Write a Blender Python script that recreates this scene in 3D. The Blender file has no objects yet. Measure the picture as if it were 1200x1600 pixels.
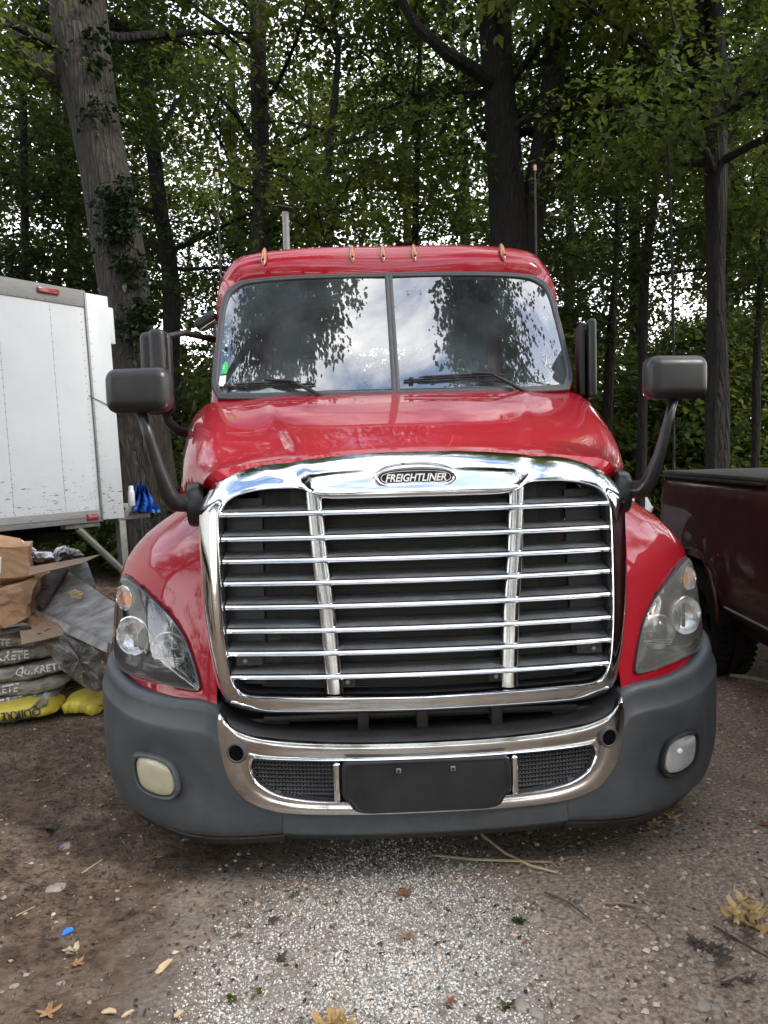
import bpy, bmesh, math, random
import numpy as np
from mathutils import Vector, Matrix
C = bpy.context.scene
COL = C.collection
random.seed(7); rng = np.random.default_rng(7)
R = math.radians
PI = math.pi
# ------------------------------------------------------------------ camera
CAMLOC = (-0.23, -2.8, 1.68); YAW, PITCH, ROLL, F = 2.1, -4.3, 1.6, 1200.0
cy, cp = R(YAW), R(PITCH)
Fv = np.array([math.sin(cy)*math.cos(cp), math.cos(cy)*math.cos(cp), math.sin(cp)])
Rv0 = np.array([math.cos(cy), -math.sin(cy), 0.0]); Uv0 = np.cross(Rv0, Fv)
Rv = Rv0*math.cos(R(ROLL)) - Uv0*math.sin(R(ROLL)); Uv = Uv0*math.cos(R(ROLL)) + Rv0*math.sin(R(ROLL))
cam = bpy.data.cameras.new('camera'); camo = bpy.data.objects.new('camera', cam); COL.objects.link(camo)
cam.sensor_fit = 'VERTICAL'; cam.sensor_height = 36; cam.lens = 36*F/1600
cam.clip_start = 0.05; cam.clip_end = 600
m = Matrix(((Rv[0], Uv[0], -Fv[0], CAMLOC[0]), (Rv[1], Uv[1], -Fv[1], CAMLOC[1]), (Rv[2], Uv[2], -Fv[2], CAMLOC[2]), (0, 0, 0, 1)))
camo.matrix_world = m
C.camera = camo
def at(px, py, d):
    return Vector(np.array(CAMLOC) + (Fv + Rv*(px-600)/F - Uv*(py-800)/F)*d)
# ------------------------------------------------------------------ light
SUN_EL, SUN_ROT = 38, 118
world = bpy.data.worlds.new('World'); C.world = world; world.use_nodes = True
wn = world.node_tree.nodes; wl = world.node_tree.links
bg = wn['Background']
sky = wn.new('ShaderNodeTexSky'); sky.sky_type = 'NISHITA'; sky.sun_disc = False
sky.sun_elevation = R(SUN_EL); sky.sun_rotation = R(SUN_ROT); sky.air_density = 1.0; sky.dust_density = 1.0; sky.ozone_density = 1.0
tc = wn.new('ShaderNodeTexCoord')
mp = wn.new('ShaderNodeMapping'); mp.inputs['Scale'].default_value = (1.0, 2.1, 1.5); mp.inputs['Rotation'].default_value = (0, 0, 0.9)
nz = wn.new('ShaderNodeTexNoise'); nz.inputs['Scale'].default_value = 2.3; nz.inputs['Detail'].default_value = 8; nz.inputs['Roughness'].default_value = 0.62; nz.inputs['Distortion'].default_value = 0.5
cr = wn.new('ShaderNodeValToRGB'); cr.color_ramp.elements[0].position = 0.44; cr.color_ramp.elements[1].position = 0.68
sep = wn.new('ShaderNodeSeparateXYZ'); mr = wn.new('ShaderNodeMapRange')
mr.inputs['From Min'].default_value = 0.75; mr.inputs['From Max'].default_value = 0.15; mr.inputs['To Min'].default_value = 0.0; mr.inputs['To Max'].default_value = 0.85
mx = wn.new('ShaderNodeMath'); mx.operation = 'MAXIMUM'
mix = wn.new('ShaderNodeMix'); mix.data_type = 'RGBA'; mix.inputs['B'].default_value = (9.6, 9.35, 9.0, 1)
wl.new(tc.outputs['Generated'], mp.inputs['Vector']); wl.new(mp.outputs['Vector'], nz.inputs['Vector'])
wl.new(nz.outputs['Fac'], cr.inputs['Fac']); wl.new(tc.outputs['Generated'], sep.inputs['Vector']); wl.new(sep.outputs['Z'], mr.inputs['Value'])
wl.new(cr.outputs['Color'], mx.inputs[0]); wl.new(mr.outputs['Result'], mx.inputs[1])
wl.new(mx.outputs['Value'], mix.inputs['Factor']); wl.new(sky.outputs['Color'], mix.inputs['A']); wl.new(mix.outputs['Result'], bg.inputs['Color'])
bg.inputs['Strength'].default_value = 0.15
sl = bpy.data.lights.new('sun', 'SUN'); sl.energy = 1.5; sl.angle = R(14); sl.color = (1.0, 0.93, 0.82)
so = bpy.data.objects.new('sun', sl); COL.objects.link(so)
# Nishita: rotation 0 = +Y, clockwise seen from above
sd = Vector((math.sin(R(SUN_ROT))*math.cos(R(SUN_EL)), math.cos(R(SUN_ROT))*math.cos(R(SUN_EL)), math.sin(R(SUN_EL))))
so.rotation_euler = sd.to_track_quat('Z', 'Y').to_euler()
C.view_settings.view_transform = 'Standard'; C.view_settings.look = 'None'; C.view_settings.gamma = 1.0
C.view_settings.exposure = 1.72
C.render.engine = 'CYCLES'
C.cycles.max_bounces = 8; C.cycles.transparent_max_bounces = 12; C.cycles.diffuse_bounces = 3; C.cycles.glossy_bounces = 4
C.render.resolution_x = 768; C.render.resolution_y = 1024
# ------------------------------------------------------------------ materials
def mat(name, col=(.5, .5, .5), rough=.5, metal=0.0, coat=0.0, spec=.5, var=None, vscale=5.0, vdet=6, bump=0.0, bscale=40.0, bdist=.01, stretch=(1, 1, 1), rvar=0.0, island=0.0, coords='Object'):
    """principled with optional two-colour noise variation, bump, roughness variation"""
    M = bpy.data.materials.new(name); M.use_nodes = True
    N = M.node_tree.nodes; L = M.node_tree.links; P = N['Principled BSDF']
    P.inputs['Base Color'].default_value = (*col, 1); P.inputs['Roughness'].default_value = rough
    P.inputs['Metallic'].default_value = metal; P.inputs['Coat Weight'].default_value = coat; P.inputs['Coat Roughness'].default_value = 0.03
    P.inputs['Specular IOR Level'].default_value = spec
    t = N.new('ShaderNodeTexCoord'); mp = N.new('ShaderNodeMapping'); mp.inputs['Scale'].default_value = stretch
    L.new(t.outputs[coords], mp.inputs['Vector'])
    last = None
    if var is not None:
        n = N.new('ShaderNodeTexNoise'); n.inputs['Scale'].default_value = vscale; n.inputs['Detail'].default_value = vdet; n.inputs['Roughness'].default_value = .65
        L.new(mp.outputs['Vector'], n.inputs['Vector'])
        r = N.new('ShaderNodeValToRGB'); r.color_ramp.elements[0].position = .35; r.color_ramp.elements[1].position = .68
        r.color_ramp.elements[0].color = (*col, 1); r.color_ramp.elements[1].color = (*var, 1)
        L.new(n.outputs['Fac'], r.inputs['Fac']); last = r.outputs['Color']; L.new(last, P.inputs['Base Color'])
    if island:
        g = N.new('ShaderNodeNewGeometry'); h = N.new('ShaderNodeHueSaturation')
        a = N.new('ShaderNodeMapRange'); a.inputs['To Min'].default_value = 1-island; a.inputs['To Max'].default_value = 1+island
        L.new(g.outputs['Random Per Island'], a.inputs['Value']); L.new(a.outputs['Result'], h.inputs['Value'])
        if last: L.new(last, h.inputs['Color'])
        else: h.inputs['Color'].default_value = (*col, 1)
        L.new(h.outputs['Color'], P.inputs['Base Color'])
    if rvar:
        n = N.new('ShaderNodeTexNoise'); n.inputs['Scale'].default_value = vscale*1.7; n.inputs['Detail'].default_value = 7
        L.new(mp.outputs['Vector'], n.inputs['Vector'])
        a = N.new('ShaderNodeMapRange'); a.inputs['From Min'].default_value = .3; a.inputs['From Max'].default_value = .75
        a.inputs['To Min'].default_value = rough; a.inputs['To Max'].default_value = rough+rvar
        L.new(n.outputs['Fac'], a.inputs['Value']); L.new(a.outputs['Result'], P.inputs['Roughness'])
    if bump:
        n = N.new('ShaderNodeTexNoise'); n.inputs['Scale'].default_value = bscale; n.inputs['Detail'].default_value = 8
        L.new(mp.outputs['Vector'], n.inputs['Vector'])
        b = N.new('ShaderNodeBump'); b.inputs['Strength'].default_value = bump; b.inputs['Distance'].default_value = bdist
        L.new(n.outputs['Fac'], b.inputs['Height']); L.new(b.outputs['Normal'], P.inputs['Normal'])
    return M
def glass(name, tint, ior=1.5, rough=.015, dirt=0.0, dirt_haze_col=(.6, .6, .5)):  # dirt weights a diffuse film, used for dirt and for painted haze
    M = bpy.data.materials.new(name); M.use_nodes = True
    N = M.node_tree.nodes; L = M.node_tree.links; N.clear()
    o = N.new('ShaderNodeOutputMaterial'); t = N.new('ShaderNodeBsdfTransparent'); t.inputs['Color'].default_value = (*tint, 1)
    g = N.new('ShaderNodeBsdfGlossy'); g.inputs['Roughness'].default_value = rough; g.inputs['Color'].default_value = (1, 1, 1, 1)
    F0 = ((ior-1)/(ior+1))**2          # Schlick fresnel, the same from both sides
    ge = N.new('ShaderNodeNewGeometry'); dt = N.new('ShaderNodeVectorMath'); dt.operation = 'DOT_PRODUCT'; L.new(ge.outputs['Normal'], dt.inputs[0]); L.new(ge.outputs['Incoming'], dt.inputs[1])
    ab = N.new('ShaderNodeMath'); ab.operation = 'ABSOLUTE'; L.new(dt.outputs['Value'], ab.inputs[0]); su = N.new('ShaderNodeMath'); su.operation = 'SUBTRACT'; su.inputs[0].default_value = 1.0; L.new(ab.outputs[0], su.inputs[1])
    pw = N.new('ShaderNodeMath'); pw.operation = 'POWER'; pw.inputs[1].default_value = 5; L.new(su.outputs[0], pw.inputs[0]); f = N.new('ShaderNodeMath'); f.operation = 'MULTIPLY_ADD'; f.inputs[1].default_value = 1-F0; f.inputs[2].default_value = F0; L.new(pw.outputs[0], f.inputs[0])
    x = N.new('ShaderNodeMixShader'); L.new(f.outputs[0], x.inputs['Fac']); L.new(t.outputs[0], x.inputs[1]); L.new(g.outputs[0], x.inputs[2])
    out = x.outputs[0]
    if dirt:
        d = N.new('ShaderNodeBsdfDiffuse'); d.inputs['Color'].default_value = (*dirt_haze_col, 1)
        tc = N.new('ShaderNodeTexCoord'); n = N.new('ShaderNodeTexNoise'); n.inputs['Scale'].default_value = 3; n.inputs['Detail'].default_value = 6
        L.new(tc.outputs['Object'], n.inputs['Vector']); a = N.new('ShaderNodeMapRange'); a.inputs['From Min'].default_value = .4; a.inputs['From Max'].default_value = .8
        a.inputs['To Max'].default_value = dirt*1.6; a.inputs['To Min'].default_value = dirt*.3
        L.new(n.outputs['Fac'], a.inputs['Value']); y = N.new('ShaderNodeMixShader')
        L.new(a.outputs['Result'], y.inputs['Fac']); L.new(out, y.inputs[1]); L.new(d.outputs[0], y.inputs[2]); out = y.outputs[0]
    L.new(out, o.inputs['Surface'])
    return M
def leafmat(name, c1, c2, trans=.45, nscale=.35):
    M = bpy.data.materials.new(name); M.use_nodes = True
    N = M.node_tree.nodes; L = M.node_tree.links; P = N['Principled BSDF']; o = N['Material Output']
    g = N.new('ShaderNodeNewGeometry'); t = N.new('ShaderNodeTexCoord'); n = N.new('ShaderNodeTexNoise'); n.inputs['Scale'].default_value = nscale; n.inputs['Detail'].default_value = 3
    L.new(g.outputs['Position'], n.inputs['Vector'])
    a = N.new('ShaderNodeMath'); a.operation = 'MULTIPLY_ADD'; a.inputs[1].default_value = .55; 
    b = N.new('ShaderNodeMath'); b.operation = 'MULTIPLY_ADD'; b.inputs[1].default_value = 1.6; b.inputs[2].default_value = -.55
    L.new(n.outputs['Fac'], b.inputs[0]); L.new(g.outputs['Random Per Island'], a.inputs[0]); L.new(b.outputs[0], a.inputs[2])
    r = N.new('ShaderNodeMix'); r.data_type = 'RGBA'; r.inputs['A'].default_value = (*c1, 1); r.inputs['B'].default_value = (*c2, 1)
    L.new(a.outputs[0], r.inputs['Factor'])
    L.new(r.outputs['Result'], P.inputs['Base Color']); P.inputs['Roughness'].default_value = .5; P.inputs['Specular IOR Level'].default_value = .35
    T = N.new('ShaderNodeBsdfTranslucent'); h = N.new('ShaderNodeHueSaturation'); h.inputs['Value'].default_value = 1.5; h.inputs['Hue'].default_value = .485
    L.new(r.outputs['Result'], h.inputs['Color']); L.new(h.outputs['Color'], T.inputs['Color'])
    x = N.new('ShaderNodeMixShader'); x.inputs['Fac'].default_value = trans
    L.new(P.outputs[0], x.inputs[1]); L.new(T.outputs[0], x.inputs[2]); L.new(x.outputs[0], o.inputs['Surface'])
    return M
M = {}
M['red'] = mat('red_paint', (.33, .0022, .0125), .45, 0, 1.0, .15, var=(.285, .002, .0105), vscale=2, rvar=.1)
M['redflat'] = mat('red_paint_worn', (.48, .01, .02), .4, 0, .3)
def chrome(name, worn):
    X = mat(name, (.82, .83, .84), .04, 1.0, 0, .5, var=(.70, .70, .69), vscale=6, rvar=worn, bump=.05, bscale=3.5, bdist=.02)
    return X
M['chrome'] = chrome('chrome', .10)
M['chrome2'] = chrome('chrome_worn', .28)
M['chrome3'] = mat('chrome_upright', (.42, .43, .44), .10, 1.0, 0, .5, var=(.34, .34, .34), vscale=8, rvar=.15, bump=.06, bscale=5, bdist=.02)
M['blade'] = mat('sheen_slat_blade', (.42, .44, .46), .30, .75, 0, .5, var=(.28, .29, .30), vscale=12, rvar=.2)  # grey tone stands in for the reflection along the blade tops
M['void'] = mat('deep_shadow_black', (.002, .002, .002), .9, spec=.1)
M['plastic'] = mat('grey_bumper_plastic', (.044, .052, .058), .40, 0, 0, .45, var=(.068, .075, .080), vscale=6, bump=.12, bscale=260, bdist=.002, rvar=.14)
M['mirror_black'] = mat('mirror_black_plastic', (.009, .0095, .011), .30, 0, 0, .5, var=(.017, .017, .018), vscale=9, bump=.08, bscale=300, bdist=.001, rvar=.15)
M['black'] = mat('black_plastic', (.012, .012, .013), .45, 0, 0, .4, var=(.025, .025, .026), vscale=8, rvar=.2)
M['plate'] = mat('plate_black_plastic', (.007, .007, .008), .5, 0, 0, .4, var=(.022, .022, .025), vscale=5, bump=.1, bscale=200, bdist=.001)
M['rubber'] = mat('rubber', (.045, .046, .05), .55, var=(.06, .06, .064), vscale=30)
M['tyre'] = mat('tyre_rubber', (.006, .006, .006), .9, spec=.12, var=(.02, .018, .016), vscale=14)
M['inner'] = mat('grille_inner_grey', (.026, .028, .032), .5, var=(.034, .035, .039), vscale=9)
M['dark'] = mat('underbody_dark', (.005, .005, .006), .7, spec=.2, var=(.012, .011, .009), vscale=7)
M['steel'] = mat('dark_steel', (.018, .018, .02), .5, .3, var=(.035, .031, .027), vscale=9)
M['amber'] = mat('amber_lens', (.42, .13, .02), .25, 0, .6, var=(.28, .075, .014), vscale=30)
M['orange'] = mat('orange_lens', (.9, .28, .03), .2, 0, .8)
M['white'] = mat('white_paint_mark', (.75, .76, .74), .5)
M['logo_white'] = mat('badge_white', (.8, .8, .8), .3)
M['glass'] = glass('windshield_glass', (.72, .78, .77), 2.9, .012, .09, (.40, .47, .52))  # blue-grey film paints the pale sky haze onto the panes
M['sideglass'] = glass('side_window_glass', (.6, .66, .64), 1.5)
M['lens'] = glass('headlight_lens', (.93, .94, .94), 2.0, .02, .03, (.6, .62, .62))
M['lens_hazy'] = glass('headlight_lens_hazed', (.86, .88, .86), 1.9, .04, .20, (.62, .62, .54))
M['bulb'] = glass('bulb_glass', (.85, .88, .9), 1.9, .02)
M['hl_dark'] = mat('headlight_bezel_dark', (.010, .0105, .012), .25, 0, .4)
M['hl_rim'] = mat('headlight_rim', (.04, .042, .045), .35)
M['reflector'] = mat('reflector_chrome', (.88, .88, .89), .16, .85, bump=.4, bscale=22, bdist=.02)
M['fogyellow'] = mat('fog_lens_yellowed', (.50, .47, .33), .3, 0, .7, var=(.40, .37, .24), vscale=9)
M['fogclear'] = mat('fog_lens_clear', (.62, .63, .62), .12, .35, .9, var=(.38, .39, .39), vscale=11, bump=.25, bscale=9, bdist=.02)
M['interior'] = mat('cab_interior_grey', (.19, .20, .21), .8, var=(.24, .24, .25), vscale=6)
M['seat'] = mat('seat_fabric', (.05, .053, .062), .9, var=(.08, .08, .088), vscale=20)
M['paper'] = mat('paper', (.72, .76, .74), .7)
M['stickergreen'] = mat('sticker_green', (.04, .45, .12), .5)
M['boxrail'] = mat('trailer_aluminium_rail', (.20, .20, .195), .5, .35, var=(.27, .27, .26), vscale=6, stretch=(1, 1, 8))
M['rivet'] = mat('rivet_metal', (.28, .29, .30), .4, .7)
M['scuff'] = mat('black_scuff', (.07, .07, .075), .8)
M['reflred'] = mat('red_reflector', (.22, .01, .012), .25, 0, .7)
M['galv'] = mat('galvanised_frame', (.20, .21, .20), .55, .4, var=(.30, .30, .26), vscale=14)
M['tarp'] = mat('blue_tarp', (.02, .12, .50), .45, var=(.03, .16, .6), vscale=10)
M['spray'] = mat('spray_can_paint', (.62, .64, .66), .3, .2, var=(.5, .52, .55), vscale=20)
M['cardboard'] = mat('cardboard', (.40, .25, .14), .85, var=(.30, .18, .095), vscale=6, bump=.3, bscale=18, bdist=.02)
M['cardboard2'] = mat('cardboard_wet', (.33, .20, .11), .8, var=(.17, .10, .06), vscale=7, bump=.6, bscale=10, bdist=.03)
M['kraft'] = mat('grey_weathered_panel', (.15, .145, .14), .75, var=(.40, .39, .38), vscale=5, bump=.3, bscale=14, bdist=.01, stretch=(1, 5, 1))
M['plank'] = mat('weathered_plank', (.03, .028, .026), .85, var=(.10, .094, .088), vscale=4, stretch=(1.5, 14, 3), bump=.5, bscale=6, bdist=.01)
M['ply'] = mat('plywood_board', (.26, .18, .12), .8, var=(.18, .13, .09), vscale=4, stretch=(1, 8, 1))
M['bag'] = mat('cement_bag_grey', (.12, .098, .075), .36, var=(.34, .30, .25), vscale=9, bump=.9, bscale=9, bdist=.035, stretch=(1, 1, 3.5))
M['bagdark'] = mat('cement_bag_dark', (.05, .052, .056), .45, var=(.22, .22, .22), vscale=5, bump=.7, bscale=10, bdist=.03)
M['bagyellow'] = mat('cement_bag_yellow', (.62, .50, .04), .42, var=(.50, .42, .06), vscale=7, bump=.8, bscale=8, bdist=.03)
M['ink'] = mat('bag_print_light', (.62, .60, .56), .6)
M['inkdark'] = mat('bag_print_dark', (.04, .04, .04), .6)
M['poly'] = glass('clear_plastic_wrap', (.72, .70, .66), 1.7, .18, .34, (.42, .40, .37))
M['whitebag'] = mat('white_plastic_bag', (.72, .74, .76), .4, var=(.55, .57, .62), vscale=8, bump=.5, bscale=12, bdist=.03)
M['maroon'] = mat('maroon_paint', (.035, .0008, .0035), .45, 0, .22, .25, var=(.024, .0006, .0025), vscale=3, rvar=.15)
M['tonneau'] = mat('tonneau_vinyl', (.03, .029, .027), .55, var=(.07, .065, .055), vscale=3, bump=.1, bscale=90, bdist=.002)
M['bark'] = None
M['leafA'] = leafmat('leaf_green', (.017, .036, .007), (.080, .108, .019), .55)
M['leafB'] = leafmat('leaf_dark_green', (.012, .028, .007), (.046, .068, .014), .5)
M['leafC'] = leafmat('leaf_light_green', (.034, .062, .011), (.118, .145, .027), .6)
M['ivy'] = leafmat('ivy_leaf', (.006, .017, .005), (.015, .034, .009), .2)
M['deadleaf'] = mat('dead_leaf', (.30, .17, .07), .8, var=(.18, .09, .04), vscale=14, island=.35)
M['strawleaf'] = mat('dry_straw_leaf', (.50, .36, .17), .8, var=(.34, .22, .09), vscale=12, island=.25)
M['rustleaf'] = mat('rust_leaf', (.22, .07, .035), .8, var=(.12, .05, .03), vscale=14, island=.2)
M['darkleaf'] = mat('rotten_leaf', (.035, .025, .02), .8, var=(.06, .04, .03), vscale=14, island=.3)
M['litter'] = mat('leaf_litter', (.095, .062, .042), .9, var=(.05, .033, .024), vscale=6, island=.7)
M['gravel'] = mat('grey_gravel', (.44, .35, .265), .85, var=(.16, .135, .11), vscale=3, island=.6)
M['granule'] = mat('white_granules', (.60, .575, .53), .75, var=(.44, .415, .38), vscale=5, island=.55)
M['straw'] = mat('dry_stalk', (.40, .34, .22), .8, var=(.28, .22, .14), vscale=20, island=.3)
M['rock'] = mat('fieldstone', (.20, .17, .145), .85, var=(.30, .26, .22), vscale=18, bump=.4, bscale=40)
M['pebble'] = mat('pale_pebble', (.26, .225, .185), .8, var=(.24, .22, .19), vscale=40)
M['bluescrap'] = mat('blue_scrap', (.02, .16, .62), .4)
M['woodchip'] = mat('wood_chip', (.58, .45, .27), .8, var=(.42, .31, .17), vscale=30, stretch=(1, 8, 1))
def barkmat(name='bark', dk=1.0):
    Mx = bpy.data.materials.new(name); Mx.use_nodes = True; N = Mx.node_tree.nodes; L = Mx.node_tree.links; P = N['Principled BSDF']
    g = N.new('ShaderNodeNewGeometry'); mp = N.new('ShaderNodeMapping'); mp.inputs['Scale'].default_value = (1, 1, .16); L.new(g.outputs['Position'], mp.inputs['Vector'])
    v = N.new('ShaderNodeTexVoronoi'); v.feature = 'DISTANCE_TO_EDGE'; v.inputs['Scale'].default_value = 16
    n0 = N.new('ShaderNodeTexNoise'); n0.inputs['Scale'].default_value = 9; n0.inputs['Detail'].default_value = 8; n0.inputs['Distortion'].default_value = 1.0; L.new(mp.outputs[0], n0.inputs['Vector'])
    ad = N.new('ShaderNodeVectorMath'); ad.operation = 'MULTIPLY_ADD'; ad.inputs[1].default_value = (.12, .12, .12)
    L.new(n0.outputs['Color'], ad.inputs[0]); L.new(mp.outputs[0], ad.inputs[2]); L.new(ad.outputs[0], v.inputs['Vector'])
    n = N.new('ShaderNodeTexNoise'); n.inputs['Scale'].default_value = 1.4; n.inputs['Detail'].default_value = 5; L.new(g.outputs['Position'], n.inputs['Vector'])
    mu = N.new('ShaderNodeMath'); mu.operation = 'MULTIPLY_ADD'; mu.inputs[1].default_value = 1.6; L.new(v.outputs['Distance'], mu.inputs[0]); L.new(n0.outputs['Fac'], mu.inputs[2])
    r = N.new('ShaderNodeValToRGB'); e = r.color_ramp.elements; e[0].position = .38; e[0].color = (.005*dk, .004*dk, .0032*dk, 1); e[1].position = .85; e[1].color = (.038*dk, .031*dk, .025*dk, 1)
    L.new(mu.outputs[0], r.inputs['Fac'])
    x = N.new('ShaderNodeMix'); x.data_type = 'RGBA'; x.inputs['B'].default_value = (.018*dk, .022*dk, .012*dk, 1); mr = N.new('ShaderNodeMapRange'); mr.inputs['From Min'].default_value = .45; mr.inputs['From Max'].default_value = .75; mr.inputs['To Max'].default_value = .5
    L.new(n.outputs['Fac'], mr.inputs['Value']); L.new(mr.outputs[0], x.inputs['Factor']); L.new(r.outputs['Color'], x.inputs['A']); L.new(x.outputs['Result'], P.inputs['Base Color'])
    P.inputs['Roughness'].default_value = .9
    b = N.new('ShaderNodeBump'); b.inputs['Strength'].default_value = 1.0; b.inputs['Distance'].default_value = .07; L.new(mu.outputs[0], b.inputs['Height']); L.new(b.outputs['Normal'], P.inputs['Normal'])
    return Mx
M['bark'] = barkmat(); M['barkdark'] = barkmat('bark_dark', .42)
def panelmat():
    X = mat('trailer_white_panel', (.46, .49, .51), .4, var=(.53, .555, .57), vscale=1.3, rvar=.15); N = X.node_tree.nodes; L = X.node_tree.links; P = N['Principled BSDF']
    src = P.inputs['Base Color'].links[0].from_socket
    t = N.new('ShaderNodeTexCoord'); mp = N.new('ShaderNodeMapping'); mp.inputs['Scale'].default_value = (3.2, 1, 13); L.new(t.outputs['Object'], mp.inputs['Vector'])
    n = N.new('ShaderNodeTexNoise'); n.inputs['Scale'].default_value = 3.3; n.inputs['Detail'].default_value = 5; n.inputs['Roughness'].default_value = .75; L.new(mp.outputs[0], n.inputs['Vector'])
    s = N.new('ShaderNodeSeparateXYZ'); L.new(t.outputs['Object'], s.inputs[0])
    a = N.new('ShaderNodeMapRange'); a.inputs['From Min'].default_value = 1.35; a.inputs['From Max'].default_value = 2.2; a.inputs['To Min'].default_value = .59; a.inputs['To Max'].default_value = .76; L.new(s.outputs['Z'], a.inputs['Value'])
    g = N.new('ShaderNodeMath'); g.operation = 'GREATER_THAN'; L.new(n.outputs['Fac'], g.inputs[0]); L.new(a.outputs[0], g.inputs[1])
    x = N.new('ShaderNodeMix'); x.data_type = 'RGBA'; x.inputs['B'].default_value = (.10, .10, .11, 1); L.new(g.outputs[0], x.inputs['Factor']); L.new(src, x.inputs['A']); L.new(x.outputs['Result'], P.inputs['Base Color']); return X
M['boxwhite'] = panelmat()
def meshmat(name, col, scale, alpha):
    """fine woven screen: regular holes let one see through"""
    Mx = bpy.data.materials.new(name); Mx.use_nodes = True; N = Mx.node_tree.nodes; L = Mx.node_tree.links; P = N['Principled BSDF']; o = N['Material Output']
    P.inputs['Base Color'].default_value = (*col, 1); P.inputs['Roughness'].default_value = .5
    t = N.new('ShaderNodeTexCoord'); s = N.new('ShaderNodeSeparateXYZ'); L.new(t.outputs['Object'], s.inputs[0])
    outs = []
    for ax in ('X', 'Z'):
        a = N.new('ShaderNodeMath'); a.operation = 'MULTIPLY'; a.inputs[1].default_value = scale; L.new(s.outputs[ax], a.inputs[0])
        b = N.new('ShaderNodeMath'); b.operation = 'FRACT'; L.new(a.outputs[0], b.inputs[0])
        c = N.new('ShaderNodeMath'); c.operation = 'LESS_THAN'; c.inputs[1].default_value = alpha; L.new(b.outputs[0], c.inputs[0]); outs.append(c)
    mx = N.new('ShaderNodeMath'); mx.operation = 'MAXIMUM'; L.new(outs[0].outputs[0], mx.inputs[0]); L.new(outs[1].outputs[0], mx.inputs[1])
    T = N.new('ShaderNodeBsdfTransparent'); x = N.new('ShaderNodeMixShader'); L.new(mx.outputs[0], x.inputs['Fac']); L.new(T.outputs[0], x.inputs[1]); L.new(P.outputs[0], x.inputs[2]); L.new(x.outputs[0], o.inputs['Surface'])
    return Mx
M['screen'] = meshmat('insect_screen', (.009, .0085, .008), 150, .42)
# ------------------------------------------------------------------ mesh helpers
def link(name, me, parent=None):
    o = bpy.data.objects.new(name, me); COL.objects.link(o)
    if parent is not None: o.parent = parent
    return o
def obj(name, V, Fc, m_, parent=None, smooth=True, sharp=None):
    me = bpy.data.meshes.new(name); me.from_pydata([tuple(map(float, v)) for v in V], [], [tuple(f) for f in Fc]); me.validate()
    me.materials.append(M[m_] if isinstance(m_, str) else m_)
    bm = bmesh.new(); bm.from_mesh(me); bmesh.ops.recalc_face_normals(bm, faces=bm.faces); bm.to_mesh(me); bm.free()
    me.polygons.foreach_set('use_smooth', [smooth]*len(me.polygons))
    if smooth and sharp: me.set_sharp_from_angle(angle=R(sharp))
    me.update(); return link(name, me, parent)
def fast(name, V, Q, m_, parent=None, smooth=False):
    """numpy arrays -> mesh; Q is (n,k)"""
    me = bpy.data.meshes.new(name); n, k = Q.shape
    me.vertices.add(len(V)); me.vertices.foreach_set('co', np.ascontiguousarray(V, dtype=np.float32).ravel())
    me.loops.add(n*k); me.loops.foreach_set('vertex_index', np.ascontiguousarray(Q, dtype=np.int32).ravel())
    me.polygons.add(n); me.polygons.foreach_set('loop_start', np.arange(0, n*k, k, dtype=np.int32))
    me.polygons.foreach_set('use_smooth', np.full(n, smooth))
    me.materials.append(M[m_]); me.update(calc_edges=True)
    return link(name, me, parent) if name else me
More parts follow.
